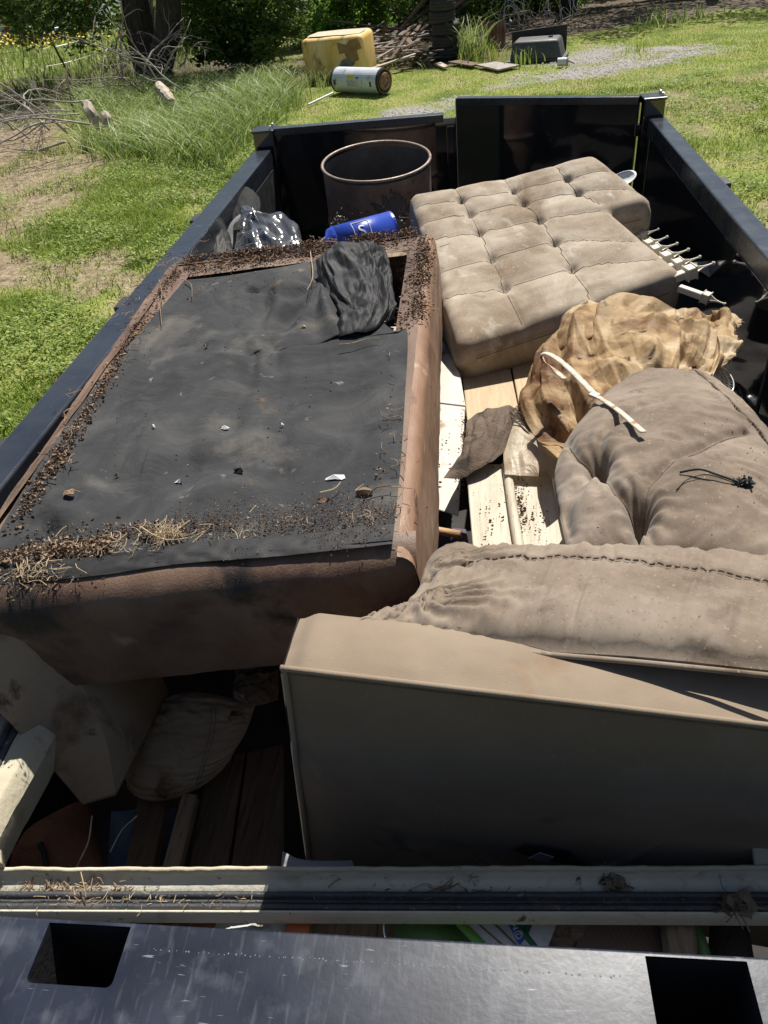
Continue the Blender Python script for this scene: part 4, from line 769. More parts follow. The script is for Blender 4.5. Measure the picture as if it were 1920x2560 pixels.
# exposed timber frame inside the opening
part('frame_rail', hexa([at(930, 640, 2.05), at(1030, 628, 2.05), at(1030, 612, 2.05), at(930, 625, 2.05), at(930, 648, 2.11), at(1030, 636, 2.11), at(1030, 618, 2.11), at(930, 630, 2.11)]), m_plank2, cs)
part('corner_block', hexa([ff(955, 838, -.06), ff(1000, 838, -.06), ff(1000, 815, -.06), ff(965, 818, -.06), ff(955, 842, -.01), ff(1000, 842, -.01), ff(1000, 818, -.01), ff(965, 822, -.01)]), m_stump, cs)
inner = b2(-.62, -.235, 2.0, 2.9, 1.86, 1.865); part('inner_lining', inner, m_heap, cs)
def scrap(px, py, z, s, seed, mt, name, label, cat='debris'):
    r = np.random.default_rng(seed); n = 9; a = np.sort(r.uniform(0, 6.28, n)); c = at(px, py, z); P = [c+np.array([math.cos(t)*s*r.uniform(.4, 1.1), math.sin(t)*s*.7*r.uniform(.4, 1.1), r.uniform(0, .006)]) for t in a]
    return single(name, (np.array(P+[c+[0, 0, .008+s*.1], c-[0, 0, .002]]), [(i, (i+1) % n, n) for i in range(n)]+[((i+1) % n, i, n+1) for i in range(n)]), mt, label, cat)
def cz(px, py):
    """height of the cover surface under a photo point"""
    p_ = at(px, py, 2.17); k = np.argmin(((COVER[..., :2]-p_[:2])**2).sum(-1)); return float(COVER.reshape(-1, 3)[k, 2])
for i, (x, y, s, mt, lb) in enumerate([(563, 1071, .014, m_white, 'white paper scrap near the middle of the dust cover'), (757, 819, .011, m_straw, 'small pale leaf bit below the torn flap'), (515, 866, .007, m_straw, 'tiny tan seed husk on the upper left of the dust cover'), (294, 1190, .009, m_dirt, 'round brown clod on the left of the dust cover'),
     (170, 1235, .020, m_dirt, 'dried leaf clod near the left edge of the dust cover'), (605, 1178, .022, m_cover2, 'frayed dark tear in the dust cover'), (835, 1196, .026, m_whitesack, 'pale paint fleck near the right of the dust cover'), (515, 867, .008, m_straw, 'small straw husk beside the upper folds'),
     (453, 1205, .018, m_whitesack, 'whitish smear flake on the lower dust cover'), (810, 1252, .016, m_dirt, 'brown leaf crumbs at the lower right of the dust cover'), (704, 1063, .008, m_white, 'tiny white speck right of centre on the cover'), (383, 1068, .008, m_white, 'tiny white speck left of centre on the cover')]):
    scrap(x, y, cz(x, y)+.003, s, 40+i, mt, 'debris_scrap', lb)
single('bark_chip', tube([at(892, 1230, cz(892, 1230)+.008), at(912, 1228, cz(912, 1228)+.010), at(932, 1229, cz(932, 1229)+.008)], [.006, .009, .004], 6, 8), m_twig, 'short bark chip lying near the front right of the dust cover', 'debris')
# dirt on the rim
def chunks(name, pts, r, s0, s1, mt, label, cat='dirt'):
    pts = np.asarray(pts); n = len(pts); tet = np.array([(1, 0, -.4), (-.6, .9, -.4), (-.6, -.9, -.3), (.1, 0, .9), (.5, .8, .3)]); s = s0+(s1-s0)*r.random(n)**3
    V = (tet[None]*s[:, None, None]*r.uniform(.5, 1.4, (n, 5, 3))*np.where(r.random((n, 1, 3)) < .5, -1, 1)+pts[:, None]).reshape(-1, 3); b = np.arange(n)*5
    T = np.concatenate([np.stack([b+i, b+j, b+k], 1) for i, j, k in ((0, 1, 3), (1, 2, 3), (2, 0, 3), (0, 2, 1), (0, 4, 1), (1, 4, 3), (0, 3, 4))]); return single(name, (V, T), mt, label, cat, kind='stuff')
r = np.random.default_rng(9)
def along(P, Q, n, w, zo=0, clump=True, seed=0, zk=.02):
    u = r.uniform(0, 1, n); 
    if clump: k = vnoise(np.stack([u*9, u*0+seed, u*0], -1), seed); u = u[k > r.uniform(-.9, .6, n)]
    n = len(u); P = np.array(P); Q = np.array(Q); B = P*(1-u[:, None])+Q*u[:, None]; t = Q-P; t /= np.linalg.norm(t); sd = np.array([-t[1], t[0], 0]); o_ = r.normal(0, w, n); B = B+sd*o_[:, None]; B[:, 2] += zo+r.uniform(0, zk, n)*np.exp(-(o_/w)**2); return B
D = np.concatenate([along(FR+[-.03, -.0, .01], FL+[.05, 0, .01], 11000, .026, 0, True, 1, .028), along(FR+[-.1, -.05, .01], FL+[.1, -.05, .01], 2500, .035, .0, True, 5, .012), along(FL+[.035, -.05, .005], NL+[.04, .1, .01], 4200, .013, 0, True, 2, .008), along(FR+[-.005, -.05, .008], FR*.55+NR*.45+[-.0, 0, .008], 4500, .018, 0, True, 3, .022), along(NR+[-.05, .1, .005], FR+[-.04, -.4, .005], 900, .014, 0, True, 4, .006), along(NL+[.0, .0, .0], NL+[.28, .05, .0], 2500, .035, 0, False, 3, .03)])
chunks('dirt_crumbs', D, r, .0009, .0062, m_dirt, 'brown crumbs of compost dirt along the edges of the overturned couch')
D = []
for cx_, cy_, sx_, sy_, n in [(400, 1330, 34, 12, 500), (180, 1362, 60, 20, 600), (60, 1425, 60, 18, 500), (300, 1330, 60, 14, 300), (560, 1310, 60, 12, 120), (870, 1290, 90, 30, 160), (700, 1300, 120, 20, 120), (560, 1000, 260, 160, 160), (480, 700, 140, 22, 300), (350, 760, 25, 60, 160)]:
    for k in range(n): 
        px, py = r.normal(cx_, sx_), r.normal(cy_, sy_); p_ = at(px, py, 2.175); zz = zc(p_[1])+.006
        D.append(at(px, py, zz+r.uniform(0, .004)))
chunks('dirt_crumbs', D, r, .0008, .0040, m_dirt, 'fine dirt specks scattered over the black dust cover')
D = []
for x in np.linspace(430, 975, 3600):
    yc = 1312-(x-430)*.05; D.append(at(x+r.normal(0, 9), yc+r.normal(0, 34)*(.5+.6*abs(math.sin(x*.013))), zc(1.05)+.009+r.uniform(0, .002)))
chunks('caked_soil', D, r, .0006, .0024, m_dirt, 'fine caked brown soil dusting the near right edge of the dust cover')
def straws(name, L_, mt, label, r, ln=(.015, .07), rad=.0009, lift=.012):
    V = []; F = []
    for px, py, sx_, sy_, n in L_:
        for k in range(n):
            x, y = r.normal(px, sx_), r.normal(py, sy_); p_ = at(x, y, 2.175); a = at(x, y, zc(p_[1])+.010+r.uniform(0, lift)); t = r.uniform(0, 6.28); l = r.uniform(*ln); b = a+[math.cos(t)*l, math.sin(t)*l, r.normal(0, .006)]; c = (a+b)/2+r.normal(0, .2, 3)*l*[1, 1, .3]
            v, f = tube([a, c, b], rad*r.uniform(.7, 1.6), 3, 5, False); n0 = sum(len(q_) for q_ in V); V.append(v); F += [tuple(i+n0 for i in q_) for q_ in f]
    return single(name, (np.concatenate(V), F), mt, label, 'straw', kind='stuff')
straws('straw_litter', [(410, 1330, 26, 9, 150), (250, 1362, 60, 14, 90), (70, 1428, 50, 14, 100), (560, 1330, 60, 20, 16), (900, 1290, 60, 30, 10)], m_straw, 'dry straw and root bits along the near edge of the dust cover', r, (.008, .035), .00055)
straws('root_litter', [(420, 655, 60, 16, 60), (540, 648, 100, 12, 90), (820, 612, 110, 10, 120), (1030, 660, 12, 50, 60), (330, 780, 22, 60, 50), (170, 1090, 14, 60, 24), (980, 1100, 12, 120, 20)], m_twig, 'fine brown roots tangled in the dirt on the couch rim', r, (.01, .05), .0009, .02)
for i, (pts, lb) in enumerate([([(398, 700), (405, 735), (400, 760), (404, 812)], 'long thin root dangling over the upper left of the dust cover'), ([(462, 700), (478, 712), (480, 742)], 'short root hooked over the far edge of the dust cover'), ([(776, 630), (782, 690), (768, 725)], 'pale root trailing down beside the torn flap'),
     ([(848, 862), (880, 858), (915, 848), (950, 845)], 'thin pale twig lying along the frayed edge'), ([(352, 1318), (385, 1338), (420, 1350), (470, 1345)], 'thick straw stem in the straw clump at the near edge'), ([(800, 1232), (835, 1222), (852, 1205)], 'curved grass stem near the front right of the cover'),
     ([(290, 868), (305, 855), (320, 850)], 'pale twig on the left rim of the couch')]):
    single('twig', tube([at(x, y, zc(at(x, y, 2.17)[1])+.020) for x, y in pts], [.0022, .0016, .001], 5, 16), m_straw if i in (2, 3, 4, 5) else m_twig, lb, 'twig')
# couch arm below left
Bq = [aty(0, 1782, .90)+[-.16, 0, 0], aty(0, 1782, .88), aty(110, 1900, .84), aty(208, 2012, .80)]; 
Ga = coons([aty(-140, 1640, .84), aty(0, 1782, .81), aty(110, 1900, .79), aty(208, 2012, .77)], [aty(208, 2012, .77), aty(290, 1990, .79)], [aty(-140, 1452, .93), aty(78, 1478, .93), aty(150, 1600, .925), aty(205, 1710, .90), aty(266, 1850, .85), aty(290, 1990, .79)], [aty(-140, 1640, .84), aty(-140, 1452, .93)], 70, 40)
Ua, Wa = uvgrid(70, 40); Ga = Ga+gnorm(Ga)*(-.0-.004*fbm(Ga*9, 3, 3))[..., None]
back = Ga+np.array([0.03, .22, .0]); back[..., 2] = np.minimum(back[..., 2], 1.93); back[..., 1] = np.maximum(back[..., 1], 1.06)*1.0; part('arm', closed_sheet(Ga, back), m_suedeL, cs, True, 'tan stained couch arm hanging below the front panel')
Ge = [aty(0, 1460, .95)]

# ================================================================ chaise cushion (tufted)
o0 = np.array([-.07, 2.55, 1.80]); e1 = np.array([.81, .30, .11]); e1 /= np.linalg.norm(e1); e2 = np.array([-.22, .97, .27]); e2 /= np.linalg.norm(e2); e3 = np.cross(e1, e2); e3 /= np.linalg.norm(e3); KS, KT = .236, .16
def st(px, py):
    rr_ = ray(px, py); O = np.array([0, 0, CH]); t = ((o0-O)@e3)/(rr_@e3); q_ = np.linalg.lstsq(np.stack([e1, e2], 1), O+rr_*t-o0, rcond=None)[0]; a, b = q_
    for _ in range(12): a = q_[0]/(1-KS*b); b = q_[1]/(1-KT*a)
    return a, b
def wst(a, b): return a*(1-KS*b), b*(1-KT*a)
SW, SX, TN, TL_ = .95, 1.17, .575, 1.105
Lsh = [(0, 0), (SW, 0), (SW, TN), (SX, TN), (SX, TL_), (0, TL_)]
ds = .0125; ns = int(round(SX/ds)); nt_ = int(round(TL_/ds)); S, T_ = np.meshgrid(np.arange(ns+1)*SX/ns, np.arange(nt_+1)*TL_/nt_)
ins = ~((S > SW+1e-6) & (T_ < TN-1e-6)); iw = int(round(SW/(SX/ns))); S[:, :] = S
dd = -sdf_poly(np.array(Lsh), S, T_); dd = np.where(ins, np.maximum(dd, 0), 0)
sP, tP = S.copy(), T_.copy()
for cx, cy, qx, qy in ((0, 0, -1, -1), (SW, 0, 1, -1), (SX, TN, 1, -1), (SX, TL_, 1, 1), (0, TL_, -1, 1)):
    R_ = .065; ox, oy = cx-qx*R_, cy-qy*R_; a = (S-ox)*qx; b = (T_-oy)*qy; k = (a > 0) & (b > 0); mxx = np.maximum(a, b); hyp = np.hypot(a, b)+1e-9
    sP = np.where(k, ox+qx*a*mxx/hyp, sP); tP = np.where(k, oy+qy*b*mxx/hyp, tP)
TH = .20; rr_ = .055
hgt = -rr_*(1-np.sqrt(np.clip(1-(1-np.clip(dd/rr_, 0, 1))**2, 0, 1)))
colsS = [.29, .575, .83]; rowsT = [.17, .36, .53, .72, .93]
tufts = [st(*q_) for q_ in [(1154, 502), (1285, 479), (1419, 457), (1177, 536), (1312, 510), (1446, 487), (1199, 583), (1350, 552), (1230, 648), (1389, 608), (1262, 722), (1432, 673)]]
lineA = [st(*q_) for q_ in [(1137, 467), (1154, 502), (1177, 536), (1199, 583), (1230, 648), (1262, 722), (1302, 806)]]
lineB = [st(*q_) for q_ in [(1262, 447), (1285, 479), (1312, 510), (1350, 552), (1389, 608), (1432, 673), (1477, 745)]]
lineC = [st(*q_) for q_ in [(1387, 425), (1414, 456), (1446, 487), (1497, 514)]]
rows = [[st(*q_) for q_ in R__] for R__ in ([(1040, 515), (1154, 502), (1285, 479), (1419, 457), (1520, 440)], [(1040, 560), (1177, 536), (1312, 510), (1446, 487), (1600, 478)], [(1080, 600), (1199, 583), (1350, 552), (1500, 530)], [(1060, 690), (1230, 648), (1389, 608), (1590, 605)], [(1090, 745), (1262, 722), (1432, 673), (1640, 650)])]
def dseg(P, S, T_):
    d = np.full(S.shape, 9.); P = np.array(P)
    P = resample(np.c_[P, np.zeros(len(P))], 24)[:, :2]
    for a, b in zip(P[:-1], P[1:]):
        ex, ey = b-a; t = np.clip(((S-a[0])*ex+(T_-a[1])*ey)/(ex*ex+ey*ey), 0, 1); d = np.minimum(d, np.hypot(S-a[0]-t*ex, T_-a[1]-t*ey))
    return d
puff = np.clip(dd/.12, 0, 1)**.7*.012; cut = 0
for L__ in (lineA, lineB, lineC): cut = np.maximum(cut, .009*np.exp(-(dseg(L__, S, T_)/.010)**2)+.005*np.exp(-(dseg(L__, S, T_)/.06)**2))
for L__ in rows: cut = np.maximum(cut, .005*np.exp(-(dseg(L__, S, T_)/.011)**2)+.004*np.exp(-(dseg(L__, S, T_)/.06)**2))
tc2 = 0
for a, b in tufts: d2_ = np.hypot(S-a, T_-b); tc2 = np.maximum(tc2, .026*np.exp(-(d2_/.022)**2)+.013*np.exp(-(d2_/.08)**2)); 
wr = .0025*ridge(np.stack([S*5, T_*22, S*0], -1), 3, 4)+.004*fbm(np.stack([S*5, T_*5, S*0], -1), 3, 2)
hgt = hgt+puff-np.clip(dd/.03, 0, 1)*(np.maximum(cut, tc2)-wr)+.03*np.exp(-((S-1.1)**2+(T_-1.05)**2)/.1)
sQ, tQ = wst(sP, tP); Pt = o0+sQ[..., None]*e1+tQ[..., None]*e2+hgt[..., None]*e3
idx = -np.ones(S.shape, int); idx[ins] = np.arange(ins.sum()); V = list(Pt[ins]); F = []
nr_, nc_ = S.shape
for i in range(nr_-1):
    for j in range(nc_-1):
        q_ = (idx[i, j], idx[i, j+1], idx[i+1, j+1], idx[i+1, j])
        if min(q_) >= 0: F.append(q_)
edges = {}
for f in F:
    for a, b in zip(f, f[1:]+f[:1]): edges[(a, b)] = 1
bnd = [(a, b) for (a, b) in edges if (b, a) not in edges]
def skirt(levels, V0, bnd):
    bv = sorted({a for e in bnd for a in e}); V = [V0[i] for i in bv]; m_ = {v: i for i, v in enumerate(bv)}; n = len(bv); out = list(V)
    ctr = np.mean(V, 0); F = []
    for L__, bul in levels:
        for p_ in V: d = p_-ctr; d -= e3*(d@e3); d /= np.linalg.norm(d)+1e-9; out.append(p_-e3*L__+d*bul)
    for l in range(len(levels)):
        for a, b in bnd: F.append(((l+1)*n+m_[a], (l+1)*n+m_[b], l*n+m_[b], l*n+m_[a]))
    return np.array(out), F
V = np.array(V)
cz_t = thing('chaise_cushion', 'tan tufted suede chaise section lying on top of the load', 'sofa section', o0+e1*.45+e2*.5-np.array([0, 0, .3]))
part('tufted_top', (V, F), m_suede, cz_t, True)
part('side_band', skirt([(.03, .006), (.08, .008), (.125, .004)], V, bnd), m_suede, cz_t, True)
V2 = V-e3*.125; part('base_band', skirt([(.0, -.002), (.17, -.008)], V2, bnd), m_suedeD, cz_t, True, 'dark fabric band round the base')
def hs(s_, t_):
    j = int(np.clip(round(s_/(SX/ns)), 0, ns)); i = int(np.clip(round(t_/(TL_/nt_)), 0, nt_)); return Pt[i, j]+e3*.0012
for L__ in (lineA, lineB, lineC):
    Pq = resample(np.c_[np.array(L__), np.zeros(len(L__))], 50); part('seam', tube([hs(a, b) for a, b, _ in Pq], .0013, 4), m_thread, cz_t)
for L__ in rows:
    Pq = resample(np.c_[np.array(L__), np.zeros(len(L__))], 50); part('seam', tube([hs(min(a, SX-.02), b) for a, b, _ in Pq if a > .01], .0008, 4), m_thread, cz_t)
rim_st = [(.01, 0), (SW, 0), (SW, TN-.0), (SX, TN), (SX, TL_)]
for a, b in tufts: part('tuft_button', lathe([(.001, .003), (.006, .002), (.008, -.002)], 10, hs(a, b)), m_suede, cz_t)
ed = [o0+e1*s_-e3*(rr_+.002)+e2*(-.009) for s_ in np.linspace(.07, SW-.08, 30)]; part('edge_seam', tube(ed, .0016, 4), m_thread, cz_t)
ed = [o0+e1*wst(s_, TN)[0]+e2*(wst(s_, TN)[1]-.010)-e3*(rr_+.002) for s_ in np.linspace(SW+.01, SX-.08, 12)]; part('edge_seam', tube(ed, .0016, 4), m_thread, cz_t)

# ================================================================ near sofa: arm panel, back cushions
rollv = math.radians(-9)
A0 = aty(705, 1662, .70); A1 = aty(1925, 1806, .66)      # front top edge ends
ex = (A1-A0)/np.linalg.norm(A1-A0); ez = np.cross(ex, [0, 1, 0]); ez /= np.linalg.norm(ez); ey = np.cross(ez, ex)
sf = thing('sofa_arm_section', 'tan upholstered sofa arm section standing upright at the front of the load', 'sofa section', A0+ex*.5-ez*.6)
WID = 1.22; DEP = .115; HT = .68
def sbox(u0, u1, v0, v1, w0, w1): return [A0+ex*u+ey*v+ez*w for u, v, w in ((u0, v0, w0), (u1, v0, w0), (u1, v1, w0), (u0, v1, w0), (u0, v0, w1), (u1, v0, w1), (u1, v1, w1), (u0, v1, w1))]
nx, nz_ = 150, 84; U, W = uvgrid(nx, nz_)
bul = .030*np.sin(np.pi*np.clip(U, 0, 1))**.5*np.sin(np.pi*W)**.6+.006*fbm(np.stack([U*4, W*3, U*0], -1), 3, 5)
cu, cw = .43/WID, 1-.62
dent = -.05*np.exp(-(((U-cu)/.035)**2+((W-cw*0-.16)/.03)**2))*0
xm = (U*WID-.43); zm = ((1-W)*HT-.52)
dent = -.022*np.exp(-((xm/.07)**2+((zm+.01)/.022)**2))+.010*np.exp(-((xm/.16)**2+((zm+.035+.6*xm*xm*10)/.012)**2))-.007*np.exp(-(((xm-.10)/.07)**2+((zm-.01-.25*xm)/.008)**2))+.004*ridge(np.stack([U*3, W*5, U*0], -1), 3, 6)*mstep(.9, .6, W)
Gp = A0+ex*(U*WID)[..., None]+ez*((W-1)*HT)[..., None]-ey*(bul*np.minimum(1, np.minimum(np.minimum(U, 1-U)*25, np.minimum(W, 1-W)*14))+dent+.004)[..., None]
m_suedeF = M('shaded_soiled_arm_suede', [(.18, .132, .085), (.24, .178, .118)], 3, .97, 0, .35, 500, stains=[((.27, .215, .15), 2.2, .48, .72), ((.09, .068, .048), 6, .60, .76), ((.28, .225, .16), 140, .62, .74)], sheen=.1, spec=.12, bdist=.003)  # arm suede again, darkened for the shade on the front, with dusty mottling
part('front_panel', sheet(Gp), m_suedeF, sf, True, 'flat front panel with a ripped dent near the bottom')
U2, W2 = uvgrid(150, 24); rad = .022
Gt = A0+ex*(U2*WID)[..., None]+ey*(W2*DEP-.004)[..., None]+ez*(.006*np.sin(np.pi*W2)+.004*fbm(np.stack([U2*9, W2*2, U2*0], -1), 3, 7)-.05*np.clip((U2-.0), 0, 0)-.02*mstep(.03, 0, U2))[..., None]
part('top_face', sheet(Gt), m_suede3, sf, True); 
part('end_face', sheet(coons([A0-ez*HT, A0-ez*HT+ey*DEP], [A0-ez*HT+ey*DEP, A0+ey*DEP-ez*.02], [A0-ez*.02, A0+ey*DEP-ez*.02], [A0-ez*HT, A0-ez*.02], 8, 30)-ex*.004), m_suede3, sf, True)
part('back_face', hexa(sbox(.01, WID, DEP-.02, DEP-.005, -HT, -.015)), m_suede3, sf)
pip = [A0+ex*u-ey*.008+ez*.003 for u in np.linspace(.0, WID, 60)]; part('piping', tube(pip, .0048, 7), m_suede3, sf, True)
part('piping', tube([A0-ez*w-ey*.008+ex*.006 for w in np.linspace(.0, HT, 40)], .0046, 7), m_suede3, sf, True)
part('seam', tube([p_-ez*.010-ey*.0015 for p_ in pip], .0016, 4), m_thread, sf)
# rip
def prj(P): d = (np.array(P)-np.array([0, 0, CH]))@CAMX; return 960+F_PX*d[0]/d[2], 1280+F_PX*d[1]/d[2]
RW = min(np.linspace(.2, .66, 60), key=lambda w: abs(prj(A0+ex*.43-ez*w)[1]-2070)); rc = A0+ex*.43-ez*RW-ey*.048
part('torn_hole', plate([(-.045, -.012), (-.02, -.022), (.03, -.03), (.10, -.04), (.06, -.012), (.045, .012), (.0, .016), (-.03, .012)], rc-ey*.012+ey*.02, ex, ez, .002), m_heap, sf)
part('torn_lining', plate([(-.02, -.014), (.01, -.018), (.02, .002), (-.005, .010)], rc-ey*.001-ey*.0, ex, ez, .002), m_greypl, sf)

def cushion(name, B, R_, T, L_, nu, nv, up, dn_, mat, parent, tufts=(), cuts=(), wr=(), label=None, p=2.2, q=.5, seed=1, amp=.006, wfr=(9, 5), upv=None):
    G = coons(B, R_, T, L_, nu, nv); U, W = uvgrid(nu, nv); N_ = gnorm(G) if upv is None else np.broadcast_to(np.array(upv, float), G.shape)
    prof = np.clip(1-np.abs(2*U-1)**p, 0, 1)**q*np.clip(1-np.abs(2*W-1)**p, 0, 1)**q
    h = up*prof; e = np.clip(prof*4, 0, 1)
    for (a, b, dpt, sg, asp) in tufts: h = h-dpt*np.exp(-(((U-a)/sg)**2+((W-b)/(sg*asp))**2))
    for (pts, dpt, sg) in cuts: d = dseg(pts, U, W); h = h-dpt*np.exp(-(d/sg)**2)*e
    P = np.stack([U*wfr[0], W*wfr[1], U*0], -1); wp = fbm(P*.6, 2, seed)[..., None]*np.array([.7, .7, 0]); h = h+amp*ridge(P+wp, 3, seed+3)*e+amp*.5*fbm(P*2.5, 3, seed+9)*e
    for (a, b, k, am, sg) in wr:   # folds radiating from a point
        th = np.arctan2(W-b, U-a); rr2 = np.hypot(U-a, W-b); h = h+am*np.sin(th*k+4*fbm(P*.8, 2, seed+2))*np.exp(-(rr2/sg)**2)*np.clip(rr2/.04, 0, 1)*e
    for (e_side, k, am, wd) in (x for x in wr if len(x) == 4):
        pass
    Gt = G+N_*h[..., None]; Gb = G-N_*(dn_*prof)[..., None]; o = part(name, closed_sheet(Gt, Gb), mat, parent, True, label); return o, Gt
def stitch(G, uvs, parent, both=.010, name='stitched_seam', r0=.0010, mat=None, lift=.0005):
    uv = resample(np.c_[np.array(uvs), np.zeros(len(uvs))], 150)[:, :2]; t = np.gradient(uv, axis=0); C = lines_on(G, uv, lift)
    su = np.linalg.norm(G[G.shape[0]//2, -1]-G[G.shape[0]//2, 0]); sv = np.linalg.norm(G[-1, G.shape[1]//2]-G[0, G.shape[1]//2])
    w = np.stack([-t[:, 1]*sv, t[:, 0]*su], 1); w /= np.linalg.norm(w, axis=1)[:, None]+1e-12
    for s in ((-1, 1) if both else (0,)):
        Q = lines_on(G, uv+w*s*both/2/np.array([su, sv]), lift) if both else C; pc = []
        for i in range(0, len(Q)-1):
            if both and i % 3 == 2: continue
            pc.append(tube(Q[i:i+2], r0, 4))
        part(name, join(*pc), mat or m_thread, parent, kind='stuff' if both else None)
def uvpx(args, pts, N_=60):
    G = coons(*args, N_, N_); P = G.reshape(-1, 3); d = (P-np.array([0, 0, CH]))@CAMX; u = 960+F_PX*d[:, 0]/d[:, 2]; v = 1280+F_PX*d[:, 1]/d[:, 2]; out = []
    for px, py in pts: k = int(np.argmin((u-px)**2+(v-py)**2)); out.append(((k % N_)/(N_-1), (k//N_)/(N_-1)))
    return out
# front long cushion lying on the arm (its back towards the camera)
zz = 2.30
def q3(px, py, y): return aty(px, py, y)
fc = thing('back_cushion', 'long wrinkled tan back cushion resting on the sofa arm at the right edge', 'cushion', A0+ex*.7+ey*.2)
Bf = [aty(950, 1580, .80), aty(1060, 1606, .782), aty(1300, 1626, .764), aty(1600, 1642, .736), aty(2050, 1690, .696)]
Tf = [aty(1062, 1420, 1.00), aty(1200, 1392, 1.04), aty(1450, 1392, 1.05), aty(1700, 1402, 1.03), aty(2060, 1420, 1.0)]
Lf = [Bf[0], aty(1035, 1500, .90), Tf[0]]; Rf = [Bf[-1], aty(2060, 1550, .85), Tf[-1]]
o, Gc = cushion('cover', Bf, Rf, Tf, Lf, 200, 80, .060, .03, m_suede2, fc, wr=[(.03, .25, 16, .010, .22), (.02, .8, 14, .008, .2)], cuts=[([(.0, .62), (.1, .67), (.4, .68), (.7, .60), (1, .58)], .007, .02)], seed=3, amp=.007, wfr=(22, 2.2), p=3.5, q=.5)
stitch(Gc, [(.03, .60), (.1, .67), (.4, .68), (.7, .60), (.99, .58)], fc, .012)
part('gathered_corner', sheet(crumple([aty(862, 1566, .785), aty(1000, 1594, .785)], [aty(1000, 1594, .785), aty(1060, 1500, .9)], [aty(985, 1530, .85), aty(1060, 1480, .92)], [aty(862, 1562, .79), aty(985, 1530, .85)], 40, 24, .012, .015, 9, 3, (1, 3))), m_suede2, fc, True)
part('piping', tube([aty(900, 1572, .785), aty(960, 1582, .78), aty(1060, 1603, .777), aty(1300, 1630, .757), aty(1600, 1656, .731), aty(1950, 1692, .692)], .0045, 6, 60), m_suede2, fc, True)
# small gathered end of another cushion at the left, behind
part('left_lobe', closed_sheet(*(lambda g: (g+gnorm(g)*(.035*np.sin(np.pi*uvgrid(50, 40)[0])**.5*np.sin(np.pi*uvgrid(50, 40)[1])**.5+.004*ridge(g*30, 3, 4))[..., None], g-[0, 0, .06]))(coons([aty(1058, 1440, .98), aty(1130, 1430, .99), aty(1230, 1420, 1.0)], [aty(1230, 1420, 1.0), aty(1235, 1395, 1.05)], [aty(1075, 1400, 1.05), aty(1130, 1382, 1.08), aty(1235, 1390, 1.06)], [aty(1058, 1440, .98), aty(1075, 1400, 1.05)], 50, 40))), m_suede2, fc, True)
# big tufted cushion
bc = thing('tufted_cushion', 'big puffy tufted tan cushion with a strap lying across it', 'cushion', (.42, 1.3, 1.95))
def qz(px, py, z): return at(px, py, z)
Bb = [qz(1428, 1392, 2.12), qz(1560, 1402, 2.14), qz(1750, 1412, 2.15), qz(2010, 1440, 2.15)]
Lb = [qz(1428, 1392, 2.12), qz(1395, 1270, 2.08), qz(1390, 1180, 2.06), qz(1445, 1085, 2.04), qz(1560, 968, 2.04)]
Tb = [qz(1560, 968, 2.04), qz(1640, 942, 2.06), qz(1740, 948, 2.08), qz(1830, 1010, 2.10)]
Rb = [qz(2010, 1440, 2.15), qz(1990, 1250, 2.13), qz(1930, 1110, 2.12), qz(1830, 1010, 2.10)]
BA = (Bb, Rb, Tb, Lb); OY = 28     # the puffed surface stands above its base outline, so features sit lower on the base
def bu(*pts): return uvpx(BA, [(x, y+OY) for x, y in pts])
T1, T2 = bu((1503, 1196), (1597, 1300)); sm = [bu((1503, 1196), (1450, 1165), (1425, 1120)), bu((1503, 1196), (1530, 1250), (1597, 1300)), bu((1597, 1300), (1590, 1350), (1585, 1385)), bu((1597, 1300), (1650, 1225), (1760, 1165), (1850, 1130)), bu((1503, 1196), (1430, 1260), (1425, 1320)), bu((1503, 1196), (1520, 1130), (1590, 1075), (1660, 1050))]
dbl = [(.42, .985), (.55, .90), (.70, .78), (.82, .65), (.93, .48)]
o, Gb_ = cushion('cover', Bb, Rb, Tb, Lb, 170, 170, .085, .13, m_suede2, bc, tufts=[(*T1, .060, .045, 1.0), (*T2, .070, .05, 1.0)],
    cuts=[(sm[0], .018, .022), (sm[1], .022, .020), (sm[2], .022, .022), (sm[3], .016, .018), (sm[4], .020, .03), (sm[5], .010, .02), (dbl, .010, .010)],
    wr=[(*T1, 9, .005, .16), (*T2, 11, .006, .18)], seed=13, amp=.007, wfr=(5, 12), p=2.8, q=.5)
stitch(Gb_, dbl, bc, .013)
for L__ in sm[:2]+sm[3:4]+[sm[0]]: stitch(Gb_, L__, bc, 0, 'seam', .0009, lift=.0005)
# short seams / cable on big cushion
def onG(G, px, py):
    """surface point of a cushion seen at a photo point"""
    P = G.reshape(-1, 3); d = (P-np.array([0, 0, CH]))@CAMX; u = 960+F_PX*d[:, 0]/d[:, 2]; v = 1280+F_PX*d[:, 1]/d[:, 2]; k = np.argmin((u-px)**2+(v-py)**2); return P[k]
cb = thing('cable', 'thin black cable with a burnt clump lying on the tufted cushion', 'cable', onG(Gb_, 1860, 1208))
part('wire', tube([onG(Gb_, x, y)+[0, 0, z] for x, y, z in [(1700, 1184, .004), (1745, 1188, .014), (1790, 1200, .012), (1850, 1212, .005)]], .0022, 6, 30), m_blackpl, cb, True)
part('wire', tube([onG(Gb_, x, y)+[0, 0, z] for x, y, z in [(1690, 1228, .003), (1720, 1204, .004), (1770, 1196, .008), (1840, 1214, .004)]], .0010, 5, 30), m_blackpl, cb, True)
r = np.random.default_rng(6); c = onG(Gb_, 1858, 1210); D = c+r.normal(0, 1, (160, 3))*[.008, .005, .003]+[0, 0, .006]; tet = []
for q_ in D[:120]: tet.append(box(q_, r.uniform(.001, .0055, 3), 0, 1, eul(*r.uniform(0, 3, 3))))
part('burnt_clump', join(*tet), m_blackpl, cb)
